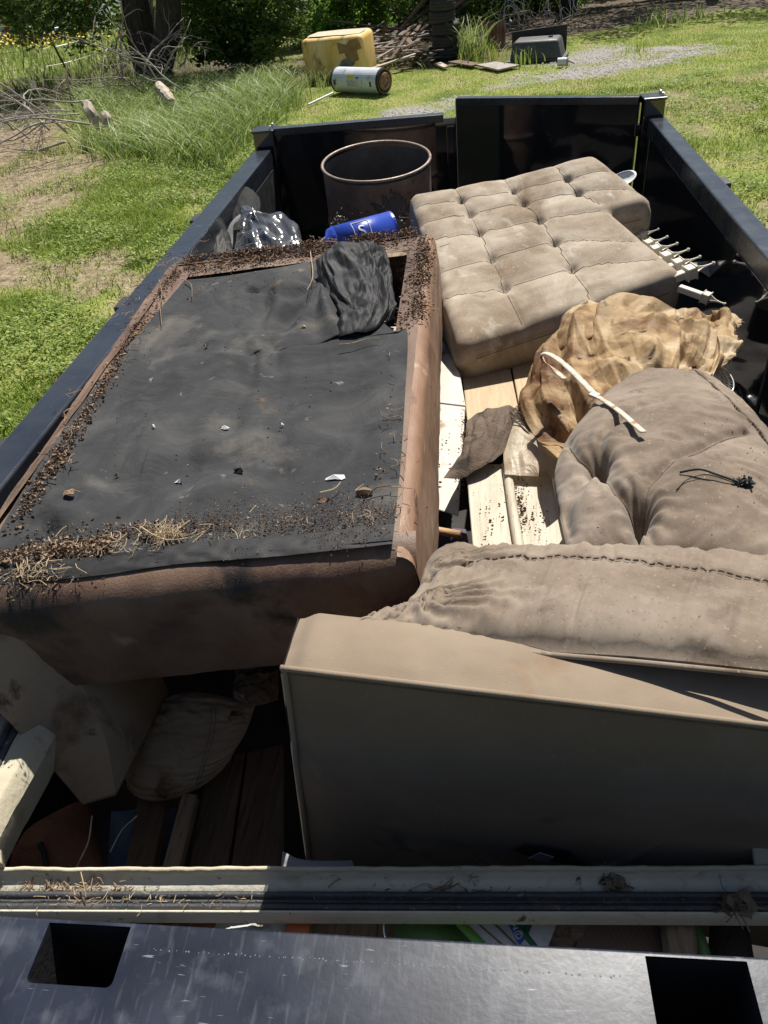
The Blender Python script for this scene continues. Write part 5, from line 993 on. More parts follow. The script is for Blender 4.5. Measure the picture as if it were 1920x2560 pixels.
D = [onG(Gb_, r.normal(1810, 50), r.normal(1090, 70))+[0, 0, .001] for k in range(60)]+[onG(Gb_, r.normal(1860, 30), r.normal(1170, 50))+[0, 0, .001] for k in range(60)]+[onG(Gb_, r.uniform(1450, 1900), r.uniform(980, 1380))+[0, 0, .001] for k in range(50)]
chunks('dirt_crumbs', D[::2], r, .0006, .0022, m_dirt, 'dirt crumbs sprinkled on the big tufted cushion')

# ================================================================ panels under the middle
def slab(pts, z, th, mt, name, label, cat, bev=.002, ridges=None):
    P = [at(x, y, zz_) for (x, y), zz_ in zip(pts, z if hasattr(z, '__len__') else [z]*4)]; return single(name, hexa([p_-[0, 0, th] for p_ in P]+P, bev, 1), mt, label, cat)
slab([(1185, 1400), (1304, 1395), (1262, 1160), (1165, 1160)], 1.80, .02, m_cream, 'wall_panel', 'weathered cream panel with raised ridge, left of the two below the rag', 'panel')
slab([(1312, 1395), (1436, 1385), (1378, 1150), (1268, 1160)], 1.804, .02, m_cream, 'wall_panel', 'weathered cream panel touching the tufted cushion, right of the two below the rag', 'panel')
P = [at(1302, 1395, 1.81), at(1283, 1280, 1.81), at(1266, 1160, 1.81)]; single('panel_ridge', tube(P, .014, 8, 12), m_cream, 'raised rounded cream strip between the two cream panels', 'strip', smooth=True)
single('panel_ridge', tube([at(1428, 1385, 1.82), at(1400, 1260, 1.82), at(1385, 1190, 1.82)], .008, 6, 10), m_white, 'thin white edging strip at the foot of the tufted cushion', 'strip', smooth=True)
slab([(1170, 1070), (1300, 1040), (1272, 905), (1155, 925)], 1.66, .02, m_tanw, 'wall_panel', 'tan wood grained panel below the chaise, left of two', 'panel')
slab([(1306, 1060), (1430, 1040), (1400, 870), (1278, 905)], 1.664, .02, m_tanw, 'wall_panel', 'tan wood grained panel below the chaise, right of two', 'panel')
slab([(1062, 1262), (1146, 1290), (1164, 1010), (1082, 1000)], [1.70, 1.70, 1.70, 1.70], .004, m_wpanel, 'white_board', 'stained white board beside the overturned couch', 'board')
slab([(1080, 1004), (1164, 1014), (1150, 935), (1108, 850)], [1.705, 1.705, 1.70, 1.68], .004, m_wpanel, 'white_board', 'shaded white board end running under the chaise', 'board')
slab([(1078, 1010), (1092, 1010), (1120, 850), (1106, 850)], 1.60, .02, m_whitesack, 'board_strip', 'narrow white edging strip along the white board', 'strip')
slab([(1040, 1450), (1190, 1450), (1165, 1322), (1050, 1310)], 1.45, .01, m_purple, 'purple_board', 'dark purple board in the gap beside the overturned couch', 'board')
slab([(1060, 1312), (1160, 1325), (1168, 1270), (1080, 1262)], 1.40, .02, m_heap, 'black_board', 'black board edge under the white board', 'board')
st_ = thing('broom_handle', 'short round wooden handle poking out beside the couch', 'handle', at(1100, 1330, 1.5)); a, b = at(1030, 1316, 1.73), at(1150, 1337, 1.73); part('shaft', tube([a, b], .012, 14, 2), m_wood, st_, True); part('end_cap', tube([b, b+(b-a)/np.linalg.norm(b-a)*.004], .011, 14, 2), m_plank, st_)
r = np.random.default_rng(19)
def pz(n, cx_, cy_, sx_, sy_, z): return [at(r.normal(cx_, sx_), r.normal(cy_, sy_), z+r.uniform(0, .006)) for _ in range(n)]
chunks('dirt_crumbs', pz(260, 1300, 1265, 9, 55, 1.808)+pz(90, 1330, 1300, 30, 50, 1.808)+pz(60, 1230, 1300, 35, 50, 1.804)+pz(120, 1158, 1080, 6, 40, 1.706)+pz(80, 1150, 1190, 8, 40, 1.706)+pz(40, 1110, 1120, 25, 70, 1.706), r, .001, .0055, m_dirt, 'dark crumbs lying along the joints of the cream panels')
for px, py in ((1100, 1208), (1082, 1254)): scrap(px, py, 1.71, .010, px, m_orange, 'orange_chip', 'small orange plastic chip on the white board, '+('upper one' if py < 1230 else 'lower one'), 'chip')
# brown rag
Gr_ = crumple([at(1108, 1198, 1.82), at(1160, 1195, 1.82), at(1215, 1160, 1.84), at(1262, 1130, 1.84)], [at(1262, 1130, 1.84), at(1285, 1060, 1.84), at(1304, 1012, 1.82)], [at(1172, 1058, 1.76), at(1205, 1030, 1.80), at(1260, 1022, 1.82), at(1304, 1012, 1.82)], [at(1108, 1198, 1.82), at(1138, 1150, 1.80), at(1165, 1110, 1.78), at(1172, 1058, 1.76)], 90, 80, .006, .035, 31, 2.2, facet=.06, nf=6)
single('brown_rag', sheet(Gr_), m_rag, 'stiff brown rag crumpled over the cream panels', 'rag', smooth=True)
# bag sheeting
bgp = thing('plastic_sheeting', 'crumpled stained amber plastic sheeting draped over a wire basket', 'sheeting', at(1500, 1000, 1.75))
zA = 1.98
Gm = crumple([at(1395, 1148, 1.96), at(1480, 1060, 1.98), at(1600, 980, 1.98), at(1690, 930, 1.98)], [at(1690, 930, 1.98), at(1700, 850, 2.0), at(1692, 765, 2.0)], [at(1372, 892, 1.84), at(1432, 768, 1.92), at(1500, 755, 1.98), at(1560, 733, 2.03), at(1640, 742, 2.02), at(1692, 765, 2.0)], [at(1395, 1148, 1.96), at(1330, 1080, 1.88), at(1303, 1004, 1.84), at(1340, 935, 1.84), at(1372, 892, 1.84)], 200, 160, .003, .022, 41, 2.0, facet=.17, nf=11)
part('main_sheet', sheet(Gm), m_paper, bgp, True)
Gm2 = crumple([at(1660, 950, 1.96), at(1700, 960, 1.95), at(1760, 962, 1.93), at(1800, 925, 1.92)], [at(1800, 925, 1.92), at(1842, 880, 1.92), at(1835, 830, 1.93), at(1856, 800, 1.93)], [at(1690, 768, 1.96), at(1740, 772, 1.95), at(1782, 786, 1.93), at(1815, 766, 1.96), at(1856, 800, 1.93)], [at(1660, 950, 1.96), at(1685, 860, 1.98), at(1690, 768, 1.96)], 130, 130, .004, .015, 43, 2.0, facet=.17, nf=11)
Gm2[:, -1] += rng.normal(0, .006, (130, 3)); part('right_sheet', sheet(Gm2), m_paper, bgp, True)
Gm3 = crumple([at(1262, 1186, 1.83), at(1320, 1190, 1.83), at(1386, 1192, 1.83)], [at(1386, 1192, 1.83), at(1400, 1150, 1.86), at(1395, 1140, 1.9)], [at(1306, 1010, 1.82), at(1350, 1085, 1.86), at(1395, 1140, 1.9)], [at(1262, 1186, 1.83), at(1262, 1110, 1.84), at(1306, 1010, 1.84)], 60, 50, .005, .012, 47, 2, facet=.012, nf=8)
part('pale_lower_sheet', sheet(Gm3), m_paper2, bgp, True)
Gm4 = crumple([at(1372, 896, 1.85), at(1400, 880, 1.9), at(1480, 840, 1.98)], [at(1480, 840, 1.98), at(1500, 800, 1.99), at(1500, 758, 2.0)], [at(1432, 768, 1.92), at(1470, 760, 1.97), at(1500, 758, 2.0)], [at(1372, 896, 1.85), at(1400, 830, 1.88), at(1432, 768, 1.92)], 50, 40, .006, .03, 49, 2, facet=.02, nf=8)
part('fold', sheet(Gm4), m_paper, bgp, True)
# basket (wire grid)
bk_ = thing('wire_basket', 'rusty wire basket with its grid showing left of the amber sheeting', 'basket', at(1330, 1070, 1.75))
w0, w1, w2, w3 = at(1278, 1030, 1.86), at(1302, 1006, 1.87), at(1372, 1120, 1.87), at(1352, 1105, 1.86)
for t in np.linspace(0, 1, 6): part('wire', tube([w0*(1-t)+w1*t, w3*(1-t)+w2*t], .0016, 5, 2), m_wire, bk_)
for t in np.linspace(0, 1, 10): part('wire', tube([w0*(1-t)+w3*t, w1*(1-t)+w2*t], .0013, 5, 2), m_wire, bk_)
part('rim_wire', tube([at(1278, 1030, 1.865), at(1275, 1038, 1.86), at(1345, 1105, 1.86), at(1380, 1140, 1.86)], .0026, 6, 14), m_wire, bk_)
bk2 = thing('fan_guard', 'round chrome fan grille poking out right of the amber sheeting', 'fan grille', at(1800, 950, 1.85))
ro = resample([at(1790, 925, 1.9), at(1812, 922, 1.9), at(1832, 950, 1.9), at(1832, 975, 1.9), at(1815, 980, 1.89), at(1780, 960, 1.87), at(1760, 945, 1.86)], 40); part('rim_wire', tube(ro, .003, 6), m_silver, bk2, True)
ri = resample([at(1795, 915, 1.87), at(1815, 935, 1.87), at(1822, 965, 1.87), at(1770, 950, 1.85)], 20); part('rim_wire', tube(ri, .002, 6), m_silver, bk2, True)
cc_ = at(1770, 915, 1.85)
for k in range(2, 38, 2): part('spoke', tube([ro[k], cc_+(ro[k]-cc_)*.2+[0, 0, -.02]], .0013, 4, 2), m_silver, bk2)
for f in (.85, .7): part('rim_wire', tube([cc_+(p_-cc_)*f+[0, 0, -.01] for p_ in ro], .0013, 4), m_silver, bk2)
# strap
sp = thing('strap', 'dirty white plastic strap looped over the sheeting and tufted cushion', 'strap', at(1480, 985, 2.1))
SP = [at(1412, 948, 2.02), at(1385, 925, 2.03), at(1362, 905, 2.06), at(1352, 888, 2.08), at(1368, 884, 2.09), at(1400, 902, 2.10), at(1440, 938, 2.11), at(1490, 990, 2.12)]
def ribbon(P, w, th, n, hint=(0, 0, 1)):
    P = resample(P, n); T = np.gradient(P, axis=0); T /= np.linalg.norm(T, axis=1)[:, None]; sd = np.cross(T, hint); sd /= np.linalg.norm(sd, axis=1)[:, None]+1e-9; up = np.cross(sd, T); VV = np.stack([P-sd*w/2-up*th/2, P+sd*w/2-up*th/2, P+sd*w/2+up*th/2, P-sd*w/2+up*th/2], 1).reshape(-1, 3)
    F = []
    for i in range(n-1):
        for k in range(4): k2 = (k+1) % 4; F.append((4*i+k, 4*i+k2, 4*i+4+k2, 4*i+4+k))
    F += [(3, 2, 1, 0), (4*n-4, 4*n-3, 4*n-2, 4*n-1)]; return VV, F
part('band', ribbon(SP, .016, .003, 60), m_strap, sp, True)
part('buckle', box(at(1486, 988, 2.125), (.022, .02, .008), .001, 1, rotz(-.8)), m_strap, sp)
pe = onG(Gb_, 1604, 1098)+[0, 0, .018]; part('band', ribbon([at(1488, 988, 2.12), (at(1488, 988, 2.12)+pe)/2+[0, 0, .006], pe], .013, .003, 30), m_strap, sp, True, 'rust stained tail of the strap')
# ---------------------------------------------------------------- pickets
def picket_parts(parent):
    bar = box((-.30, 0, 0), (.56, .036, .036), .003, 1)
    col_ = join(box((-.003, 0, 0), (.046, .052, .052), .003, 1), box((.022, 0, 0), (.006, .060, .060), .001, 1), box((-.028, 0, 0), (.006, .060, .060), .001, 1))
    pts = [(.024, .022), (.034, .021), (.05, .014), (.075, .0065), (.105, .004), (.125, .0035)]
    fins = []
    for rot in (0, 1):
        VV = []
        for x, h in pts:
            for s in (-1, 1):
                for t in (-.0025, .0025): VV.append((x, s*h, t) if rot == 0 else (x, t, s*h))
        FF = []
        for i in range(len(pts)-1):
            a = 4*i; b = a+4; FF += [(a, b, b+1, a+1), (a+2, a+3, b+3, b+2), (a, a+2, b+2, b), (a+1, b+1, b+3, a+3)]
        FF += [(0, 1, 3, 2), (4*len(pts)-4, 4*len(pts)-2, 4*len(pts)-1, 4*len(pts)-3)]; fins.append((np.array(VV), FF))
    core = tube([(.024, 0, 0), (.05, 0, 0), (.09, 0, 0), (.13, 0, 0)], [.010, .006, .0045, .004], 8)
    ball = lathe([(.0005, -.0095), (.006, -.008), (.0095, 0), (.006, .008), (.0005, .0095)], 12); ball = (ball[0][:, [2, 0, 1]]+[.136, 0, 0], ball[1])
    return bar, col_, join(core, *fins), ball
bar, col_, fin, ball = picket_parts(None)
PK = [((1646, 573), (1608, 588)), ((1668, 592), (1624, 612)), ((1693, 609), (1642, 627)), ((1721, 624), (1668, 645)), ((1750, 642), (1697, 662)), ((1784, 658), (1726, 680)), ((1812, 760), (1766, 744))]
ordn = ['farthest cream picket of the row beside the chaise', 'second cream picket counted from the gate', 'third cream picket counted from the gate', 'fourth cream picket counted from the gate', 'fifth cream picket counted from the gate', 'nearest of the six parallel cream pickets', 'single cream picket crossing below the parallel ones']
first = None
for k, (tip, colp) in enumerate(PK):
    z = 1.93 if k < 6 else 1.88; P1 = at(*tip, z); P0 = at(*colp, z-.02 if k < 6 else z+.01); dr_ = P1-P0; dist_ = np.linalg.norm(dr_); s_ = dist_/.137; dr_ /= dist_
    if k == 0:
        t = thing('picket', ordn[0], 'picket', P0, 'cream pickets beside the chaise'); first = t; L0 = P0
        for nme, vf in (('bar', bar), ('collar', col_), ('finial', fin), ('finial_ball', ball)):
            o = bpy.data.objects.new(nme, _mesh(nme, vf[0], vf[1], m_picket)); COL.objects.link(o); o.parent = t
    else: t = dup(first, P0, None, ordn[k])
    X = Vector(dr_); Zv = Vector((0, 0, 1)); Y = Zv.cross(X).normalized(); Zv = X.cross(Y); t.rotation_euler = Matrix((X, Y, Zv)).transposed().to_euler(); t.scale = (s_, s_*1.3, s_*1.3)
    if k == 6:
        for c_ in t.children:
            if c_.name.startswith('bar'): c_.data = _mesh('bar', *box((-.115, 0, 0), (.19, .036, .036), .003, 1), m_picket)
# oval plate behind the chaise
q = aty(1572, 452, 4.05); V, F = lathe([(.001, 0), (.035, .003), (.06, .012), (.07, .018), (.068, .012), (.05, .004), (.001, -.005)], 30); single('oval_plate', (V*[1, .6, 1]@eul(.5, -.3, .2).T+q-[.03, 0, 0], F), m_white, 'white oval plastic lid showing behind the far corner of the chaise', 'lid', smooth=True)

# ---------------------------------------------------------------- drum
dc = ray(940, 402)*3.98+np.array([0, 0, CH]); Rd = .288
dm = thing('steel_drum', 'open topped rusty steel drum standing at the back of the trailer', 'drum', dc-[0, 0, .88])
tilt = eul(.10, .02, 0)
def dl(prof, n=120, wob=0.006): V, F = lathe(prof, n, (0, 0, 0), False, wob); return V@tilt.T+dc, F
zs = np.linspace(-.02, -.86, 100); pr = [(Rd+.008*math.exp(-((z+.29)/.012)**2)+.008*math.exp(-((z+.58)/.012)**2), z) for z in zs]
V, F = dl(pr); nn_ = fbm(V*6, 3, 8); V = V+(V-dc)*[1, 1, 0]*(nn_*.012)[:, None]
# rusted-through holes
ctr = [(aty(985, 500, dc[1]-.2), .060), (aty(1000, 525, dc[1]-.2), .05), (aty(960, 515, dc[1]-.2), .035)]
keep = []
for f in F:
    c_ = V[list(f)].mean(0); 
    if c_[1] < dc[1] and any(abs(c_[0]-q_[0])/1.6+abs(c_[2]-q_[2]) < rad_*(1+.45*math.sin(c_[0]*90+c_[2]*70)+.2*math.sin(c_[0]*210-c_[2]*160)) for q_, rad_ in ctr): continue
    keep.append(f)
part('shell', (V, keep), m_rust, dm, True); Vi, Fi = dl([(Rd-.006, z) for z in zs[::3]]); part('inner_shell', (Vi, [f[::-1] for f in Fi]), m_rustin, dm, True)
part('rolled_rim', tube(np.array([[Rd*(1+.006*math.sin(2*a+.6))*math.cos(a), Rd*(1+.006*math.sin(2*a+.6))*math.sin(a), 0] for a in np.linspace(0, 2*math.pi, 73)])@tilt.T+dc, .0085, 8), m_rim, dm, True)
part('ash_fill', dl([(.001, -.30), (.15, -.27), (.28, -.34)], 40, .03), m_heap, dm, True)
r = np.random.default_rng(23)
Dp = [aty(x, y, dc[1]-.36) for x, y in zip(r.normal(850, 11, 60), r.normal(556, 9, 60))]; chunks('plaster_crumbs', Dp, r, .004, .014, m_stump, 'pale flaky crumbs stuck in front of the drum', 'crumbs')
Dp = [aty(x, y, dc[1]-.34) for x, y in zip(r.uniform(880, 1010, 90), r.normal(560, 14, 90))]; chunks('rust_flakes', Dp, r, .003, .010, m_dirt, 'rusty flakes between the drum and the chaise', 'crumbs')
scrap(1003, 553, 1.86, .02, 3, M('mint_plastic', [(.30, .50, .42), (.40, .60, .52)], 5, .5, 0, 0), 'mint_scrap', 'mint green plastic scrap by the corner of the chaise')
scrap(1012, 510, 1.9, .02, 5, m_yellow, 'yellow_scrap', 'yellow scrap wedged between drum and chaise')
# blue can
ba, bb = at(978, 572, 2.0), at(838, 610, 1.99); dd_ = (bb-ba)/np.linalg.norm(bb-ba)
can = thing('blue_canister', 'bright blue canister lying against the far edge of the couch', 'canister', (ba+bb)/2-[0, 0, .06])
part('body', tube([ba, bb], .074, 32, 2), m_blue, can, True); part('shoulder', place(lathe([(.074, 0), (.068, .02), (.03, .04), (.028, .075), (.001, .078)], 24), bb, np.cross(dd_, [0, 0, 1.]), np.cross(dd_, np.cross(dd_, [0, 0, 1.]))), m_blue, can, True)
part('base_ring', tube([ba-dd_*.008, ba+dd_*.004], 0.0745, 32, 2), m_blue, can)
fr_ = np.array([0, -.75, .66]); fr_ -= dd_*(fr_@dd_); fr_ /= np.linalg.norm(fr_); sd_ = np.cross(fr_, dd_); mid = ba*.42+bb*.58; 
def on_can(x, y): a = y/.0625; return mid+(-dd_)*x+.0634*(math.cos(a)*fr_+math.sin(a)*np.cross(fr_, dd_)*-1*-1)
upv = np.cross(-dd_, fr_)*-1; 
def on_can(x, y): a = y/.0745; return mid+(-dd_)*x+.0756*(math.cos(a)*fr_+math.sin(a)*(-upv)*-1)
for a_, b_ in (((-.035, .04), (.04, .04)), ((.04, .04), (.04, -.05)), ((-.035, .04), (-.035, -.05))):
    part('box_outline', tube([on_can(a_[0]*(1-t)+b_[0]*t, a_[1]*(1-t)+b_[1]*t) for t in np.linspace(0, 1, 8)], .0022, 4), m_white, can)
V, F = text_vf('S', .075, .0012); Vn = np.array([on_can(v[0]*1.0+.002, v[1]*1.0-.012)+fr_*v[2] for v in V]); part('lettering', (Vn, F), m_white, can)
single('thin_rod', tube([at(752, 648, 2.0), at(815, 592, 1.99)], .004, 6, 2), m_silver, 'thin pale rod between the black bag and the blue canister', 'rod')
# black bag, grey ring, black boot-like lump
Gk = crumple([at(585, 640, 1.98), at(640, 632, 2.0), at(700, 630, 2.0), at(765, 622, 1.97)], [at(765, 622, 1.97), at(752, 590, 1.98), at(728, 565, 1.99)], [at(605, 530, 2.0), at(650, 545, 2.02), at(690, 548, 2.02), at(728, 565, 1.99)], [at(585, 640, 1.98), at(590, 590, 2.0), at(605, 530, 2.0)], 80, 70, .008, .06, 51, 2.2, facet=.09, nf=9)
bb_ = thing('rubbish_bag', 'shiny black plastic rubbish bag stuffed in the far left corner', 'bag', at(680, 620, 1.9)); part('sack', sheet(Gk), m_bag, bb_, True)
Gk2 = crumple([at(600, 590, 2.02), at(640, 570, 2.03), at(665, 560, 2.02)], [at(665, 560, 2.02), at(650, 540, 2.06)], [at(600, 522, 2.05), at(630, 520, 2.07), at(650, 540, 2.06)], [at(600, 590, 2.02), at(600, 522, 2.05)], 40, 40, .02, .03, 53, 2, facet=.03, nf=10); part('gathered_neck', sheet(Gk2), m_bag, bb_, True)
part('ear', ribbon([at(632, 522, 2.10), at(642, 548, 2.07), at(660, 575, 2.04)], .03, .003, 14, (1, .3, .2)), m_bag, bb_, True)
q = at(618, 598, 1.97); V, F = lathe([(.075, 0), (.115, .004), (.122, .016), (.118, .028), (.08, .024), (.075, .0)], 40); single('grey_ring', (V@eul(.75, -.25, .2).T+q+[.02, .02, 0], F), m_greypl, 'grey plastic ring half hidden by the black bag', 'ring', smooth=True)
G_ = crumple([at(585, 575, 2.02), at(620, 575, 2.02), at(648, 550, 2.02)], [at(648, 550, 2.02), at(650, 500, 2.04), at(632, 474, 2.06)], [at(583, 490, 2.05), at(605, 466, 2.07), at(632, 474, 2.06)], [at(585, 575, 2.02), at(580, 530, 2.03), at(583, 490, 2.05)], 50, 50, .008, .03, 91, 2, facet=.03, nf=8); single('black_boot', sheet(G_), M('matt_black_cloth', [(.004, .004, .004), (.012, .012, .012)], 12, .9, 0, .5, 90), 'matt black boot-like cloth lump standing behind the grey ring', 'cloth lump', smooth=True)
for i, (a_, b_, lb) in enumerate([((530, 570), (575, 640), 'black bin bag piece by the left wall, nearest the couch')]):
    G_ = crumple([at(510, 650, 1.98), at(585, 640, 1.98)], [at(585, 640, 1.98), at(570, 560, 1.98)], [at(530, 560, 1.98), at(570, 560, 1.98)], [at(510, 650, 1.98), at(530, 560, 1.98)], 30, 30, .03, .04, 57, 2); single('black_sheet', sheet(G_), m_cover2, lb, 'plastic', smooth=True)
# green/yellow sacks low in the far corner (seen in the glossy doors)
G_ = crumple([(-1.1, 4.2, 1.35), (-.8, 4.2, 1.32)], [(-.8, 4.2, 1.32), (-.8, 4.5, 1.5)], [(-1.1, 4.5, 1.52), (-.8, 4.5, 1.5)], [(-1.1, 4.2, 1.35), (-1.1, 4.5, 1.52)], 30, 30, .04, .08, 61, 2); single('green_sack', sheet(G_), m_green, 'green sack deep in the far left corner behind the bag', 'sack', smooth=True)

# ================================================================ cream frame with gasket at the front
fr0 = at(0, 2174, 1.9); fr1 = at(1900, 2170, 1.9); xv = (fr1-fr0); xv[2] = 0; xv /= np.linalg.norm(xv); yv = np.array([-xv[1], xv[0], 0])
cf = thing('gasket_frame', 'cream appliance door frame with black ribbed gasket across the front of the load', 'frame', (fr0+fr1)/2-[0, 0, .1])
def extr(prof, o_, x0, x1, xv, yv, n=60, amp=0., seed=0):
    u = np.linspace(x0, x1, n); VV = []; m_ = len(prof)
    for t in u:
        for k, (y, z) in enumerate(prof): VV.append(o_+xv*t+yv*y*.70+np.array([0, 0, z*.8]))
    VV = np.array(VV)
    if amp: VV = VV+amp*fbm(VV*26, 3, seed)[:, None]*np.array([0, 1, .6])
    return VV, [(i*m_+k, (i+1)*m_+k, (i+1)*m_+k+1, i*m_+k+1) for i in range(n-1) for k in range(m_-1)]
X0, X1 = -.14, 1.55
y0 = 0.0
lipz = .002
part('back_lip', extr([(.006, -.03), (.005, lipz), (.0, lipz+.002), (-.004, lipz-.001), (-.005, -.01)], fr0, X0, X1, xv, yv, 260, .0022, 3), m_foam, cf, True)
part('inner_face', extr([(-.004, -.004), (-.010, -.020), (-.020, -.028), (-.040, -.030), (-.042, -.05)], fr0, X0, X1, xv, yv, 160, .0008, 5), m_frame, cf, True)
def ridgep(c, w, h, z): return [(c+w*math.cos(a), z+h*math.sin(a)) for a in np.linspace(0, math.pi, 7)]
part('gasket', extr(ridgep(-.0495, .0085, .010, -.022)+ridgep(-.063, .004, .003, -.022)+ridgep(-.0765, .0085, .010, -.022), fr0, X0, X1, xv, yv, 160, .0006, 7), m_gasket, cf, True)
part('front_lip', extr([(-.086, -.03), (-.086, -.014), (-.089, -.010), (-.092, -.012), (-.095, -.03), (-.097, -.05)], fr0, X0, X1, xv, yv, 60), m_frame, cf, True)
part('under_shell', extr([(.006, -.02), (.006, -.12), (-.05, -.12), (-.055, -.05)], fr0, X0, X1, xv, yv, 10), m_satin, cf)
# left member
L0_ = fr0+np.array([.0, 0, 0]); xl = at(20, 2150, 1.9)
lv = np.array([-.02, 1., 0]); lv /= np.linalg.norm(lv); lx = np.array([1., .03, 0])
Lo = np.array([-.878, .53, 1.9])
U, W = uvgrid(14, 90); hump = np.interp(W, [0, .15, .35, .6, .8, 1], [.012, .004, .006, .014, .018, .012])
base_ = Lo+lv*(W*.36)[..., None]
G_ = base_+lx*(-.036+U*(.040+hump))[..., None]+np.array([0, 0, 1])*(-.035*np.clip((U-.62)/.38, 0, 1)**1.3+.0015*fbm(np.stack([U*2, W*14, U*0], -1), 3, 3)*1)[..., None]
part('left_member', sheet(G_), m_foam, cf, True, 'lumpy cream left side of the frame')
part('left_inner_face', sheet(np.stack([G_[:, -1], G_[:, -1]+[-.004, 0, -.03], G_[:, -1]+[-.012, 0, -.07]], 1)), m_foam, cf, True)
def extl(prof, n=40): 
    VV = []; m_ = len(prof)
    for t in np.linspace(-.02, .36, n):
        for (x, z) in prof: VV.append(Lo+lv*t+lx*x+np.array([0, 0, z]))
    return np.array(VV), [(i*m_+k, (i+1)*m_+k, (i+1)*m_+k+1, i*m_+k+1) for i in range(n-1) for k in range(m_-1)]
part('left_gasket', extl(ridgep(-.046, .008, .008, -.004)+ridgep(-.062, .008, .008, -.004)), m_gasket, cf, True); part('left_outer_lip', extl([(-.072, -.01), (-.074, .006), (-.15, .008), (-.155, -.05)]), m_frame, cf, True)
# corner lump
V, F = closed_sheet(*(lambda g: (g+[0, 0, .03]*np.array(1), g))(coons([at(-40, 2175, 1.9), at(14, 2172, 1.9)], [at(14, 2172, 1.9), at(10, 2135, 1.9)], [at(-40, 2130, 1.9), at(10, 2135, 1.9)], [at(-40, 2175, 1.9), at(-40, 2130, 1.9)], 8, 8))); part('corner_foam', (V, F), m_foam, cf, True)
# right member, a little of it shows
part('right_member', hexa([at(1885, 2172, 1.84), at(1960, 2172, 1.84), at(1960, 2060, 1.84), at(1868, 2090, 1.84), at(1888, 2172, 1.9), at(1960, 2172, 1.9), at(1960, 2060, 1.9), at(1876, 2090, 1.9)], .004), m_foam, cf)
# litter on the frame
r = np.random.default_rng(27)
def fpt(px, py, z): return at(px, py, z)
def bits(cx_, cy_, sx_, sy_, n, z, rad=.0008, ln=(.008, .04)):
    V = []; F = []; n0 = 0
    for k in range(n):
        a = fpt(r.normal(cx_, sx_), r.normal(cy_, sy_), z+r.uniform(0, .006)); t = r.uniform(0, 6.28); l = r.uniform(*ln); b = a+[math.cos(t)*l, math.sin(t)*l, r.normal(0, .006)]; c = (a+b)/2+r.normal(0, .15, 3)*l
        v, f = tube([a, c, b], rad*r.uniform(.6, 1.6), 3, 5, False); V.append(v); F += [tuple(i+n0 for i in q_) for q_ in f]; n0 += len(v)
    return np.concatenate(V), F
single('straw_litter', join(bits(250, 2252, 120, 6, 60, 1.888, .0005, (.004, .018)), bits(120, 2215, 110, 8, 30, 1.880, .0005, (.004, .016)), bits(550, 2250, 60, 10, 12, 1.888, .0005, (.004, .016))), m_straw, 'straw bits caught in the gasket at the left end of the frame', 'straw', kind='stuff')
single('dark_litter', join(bits(180, 2222, 90, 6, 110, 1.876, .0009, (.004, .02)), bits(1100, 2222, 20, 6, 14, 1.876), bits(1200, 2220, 200, 6, 20, 1.876)), m_twig, 'dark roots and moss lying in the channel of the frame', 'litter', kind='stuff')
single('straw_stem', tube([at(202, 2180, 1.92), at(210, 2215, 1.915), at(214, 2240, 1.905)], .0011, 5, 6), m_straw, 'pale straw stem standing across the frame at left', 'straw stem')
def leafclump(px, py, n, s, z, label, seed):
    r = np.random.default_rng(seed); V = []; F = []; c = at(px, py, z)
    for k in range(n):
        q_ = c+r.normal(0, 1, 3)*[s, s*.6, .004]+[0, 0, .006]; g = coons([q_+[-.012, 0, 0], q_+[.0, -.004, .004], q_+[.012, 0, 0]], [q_+[.012, 0, 0], q_+[.008, .012, 0]], [q_+[-.008, .012, .002], q_+[.0, .014, .006], q_+[.008, .012, 0]], [q_+[-.012, 0, 0], q_+[-.008, .012, .002]], 5, 4); v, f = sheet(g); Rm = eul(r.normal(0, .5), r.normal(0, .5), r.uniform(0, 6)); v = (v-q_)@Rm.T+q_; V.append((v, [tuple(x) for x in f]))
    b = bits(px, py, s*1500, s*1200, 26, z+.002, .0009); return single('leaf_clump', join(*V, b), m_leafdry, label, 'dead leaves')
leafclump(1540, 2212, 6, .008, 1.876, 'curled dead leaves in the frame channel, right of centre', 3); leafclump(1838, 2262, 12, .012, 1.888, 'bundle of dead grass and leaves on the gasket near the right edge', 4)
chunks('dirt_crumbs', [at(r.uniform(0, 1900), r.uniform(2232, 2285), 1.889) for k in range(420)]+[at(r.uniform(0, 1900), r.uniform(2208, 2230), 1.872) for k in range(200)], r, .0006, .0020, m_dirt, 'dirt crumbs on the gasket frame')

# ================================================================ dark interior seen under the couch
def px_slab(pts, zz, th, mt, name, label, cat, bev=.003):
    P = [at(x, y, z) for (x, y), z in zip(pts, zz)]; return single(name, hexa([p_-[0, 0, th] for p_ in P]+P, bev, 1), mt, label, cat)
px_slab([(300, 2230), (372, 2230), (420, 1975), (345, 1985)], [1.52]*4, .04, m_plank, 'plank', 'split dark plank end, leftmost in the shaded hollow', 'plank')
px_slab([(388, 2230), (432, 2230), (492, 1985), (455, 1980)], [1.56]*4, .03, m_plank2, 'batten', 'lighter narrow batten standing out in the shaded hollow', 'plank')
px_slab([(460, 2230), (560, 2230), (612, 1880), (520, 1900)], [1.50]*4, .03, m_plank, 'plank', 'brown plank right of the narrow batten', 'plank')
px_slab([(568, 2230), (705, 2230), (705, 1860), (618, 1880)], [1.50]*4, .03, m_plank, 'plank', 'wide brown plank against the sofa arm', 'plank')
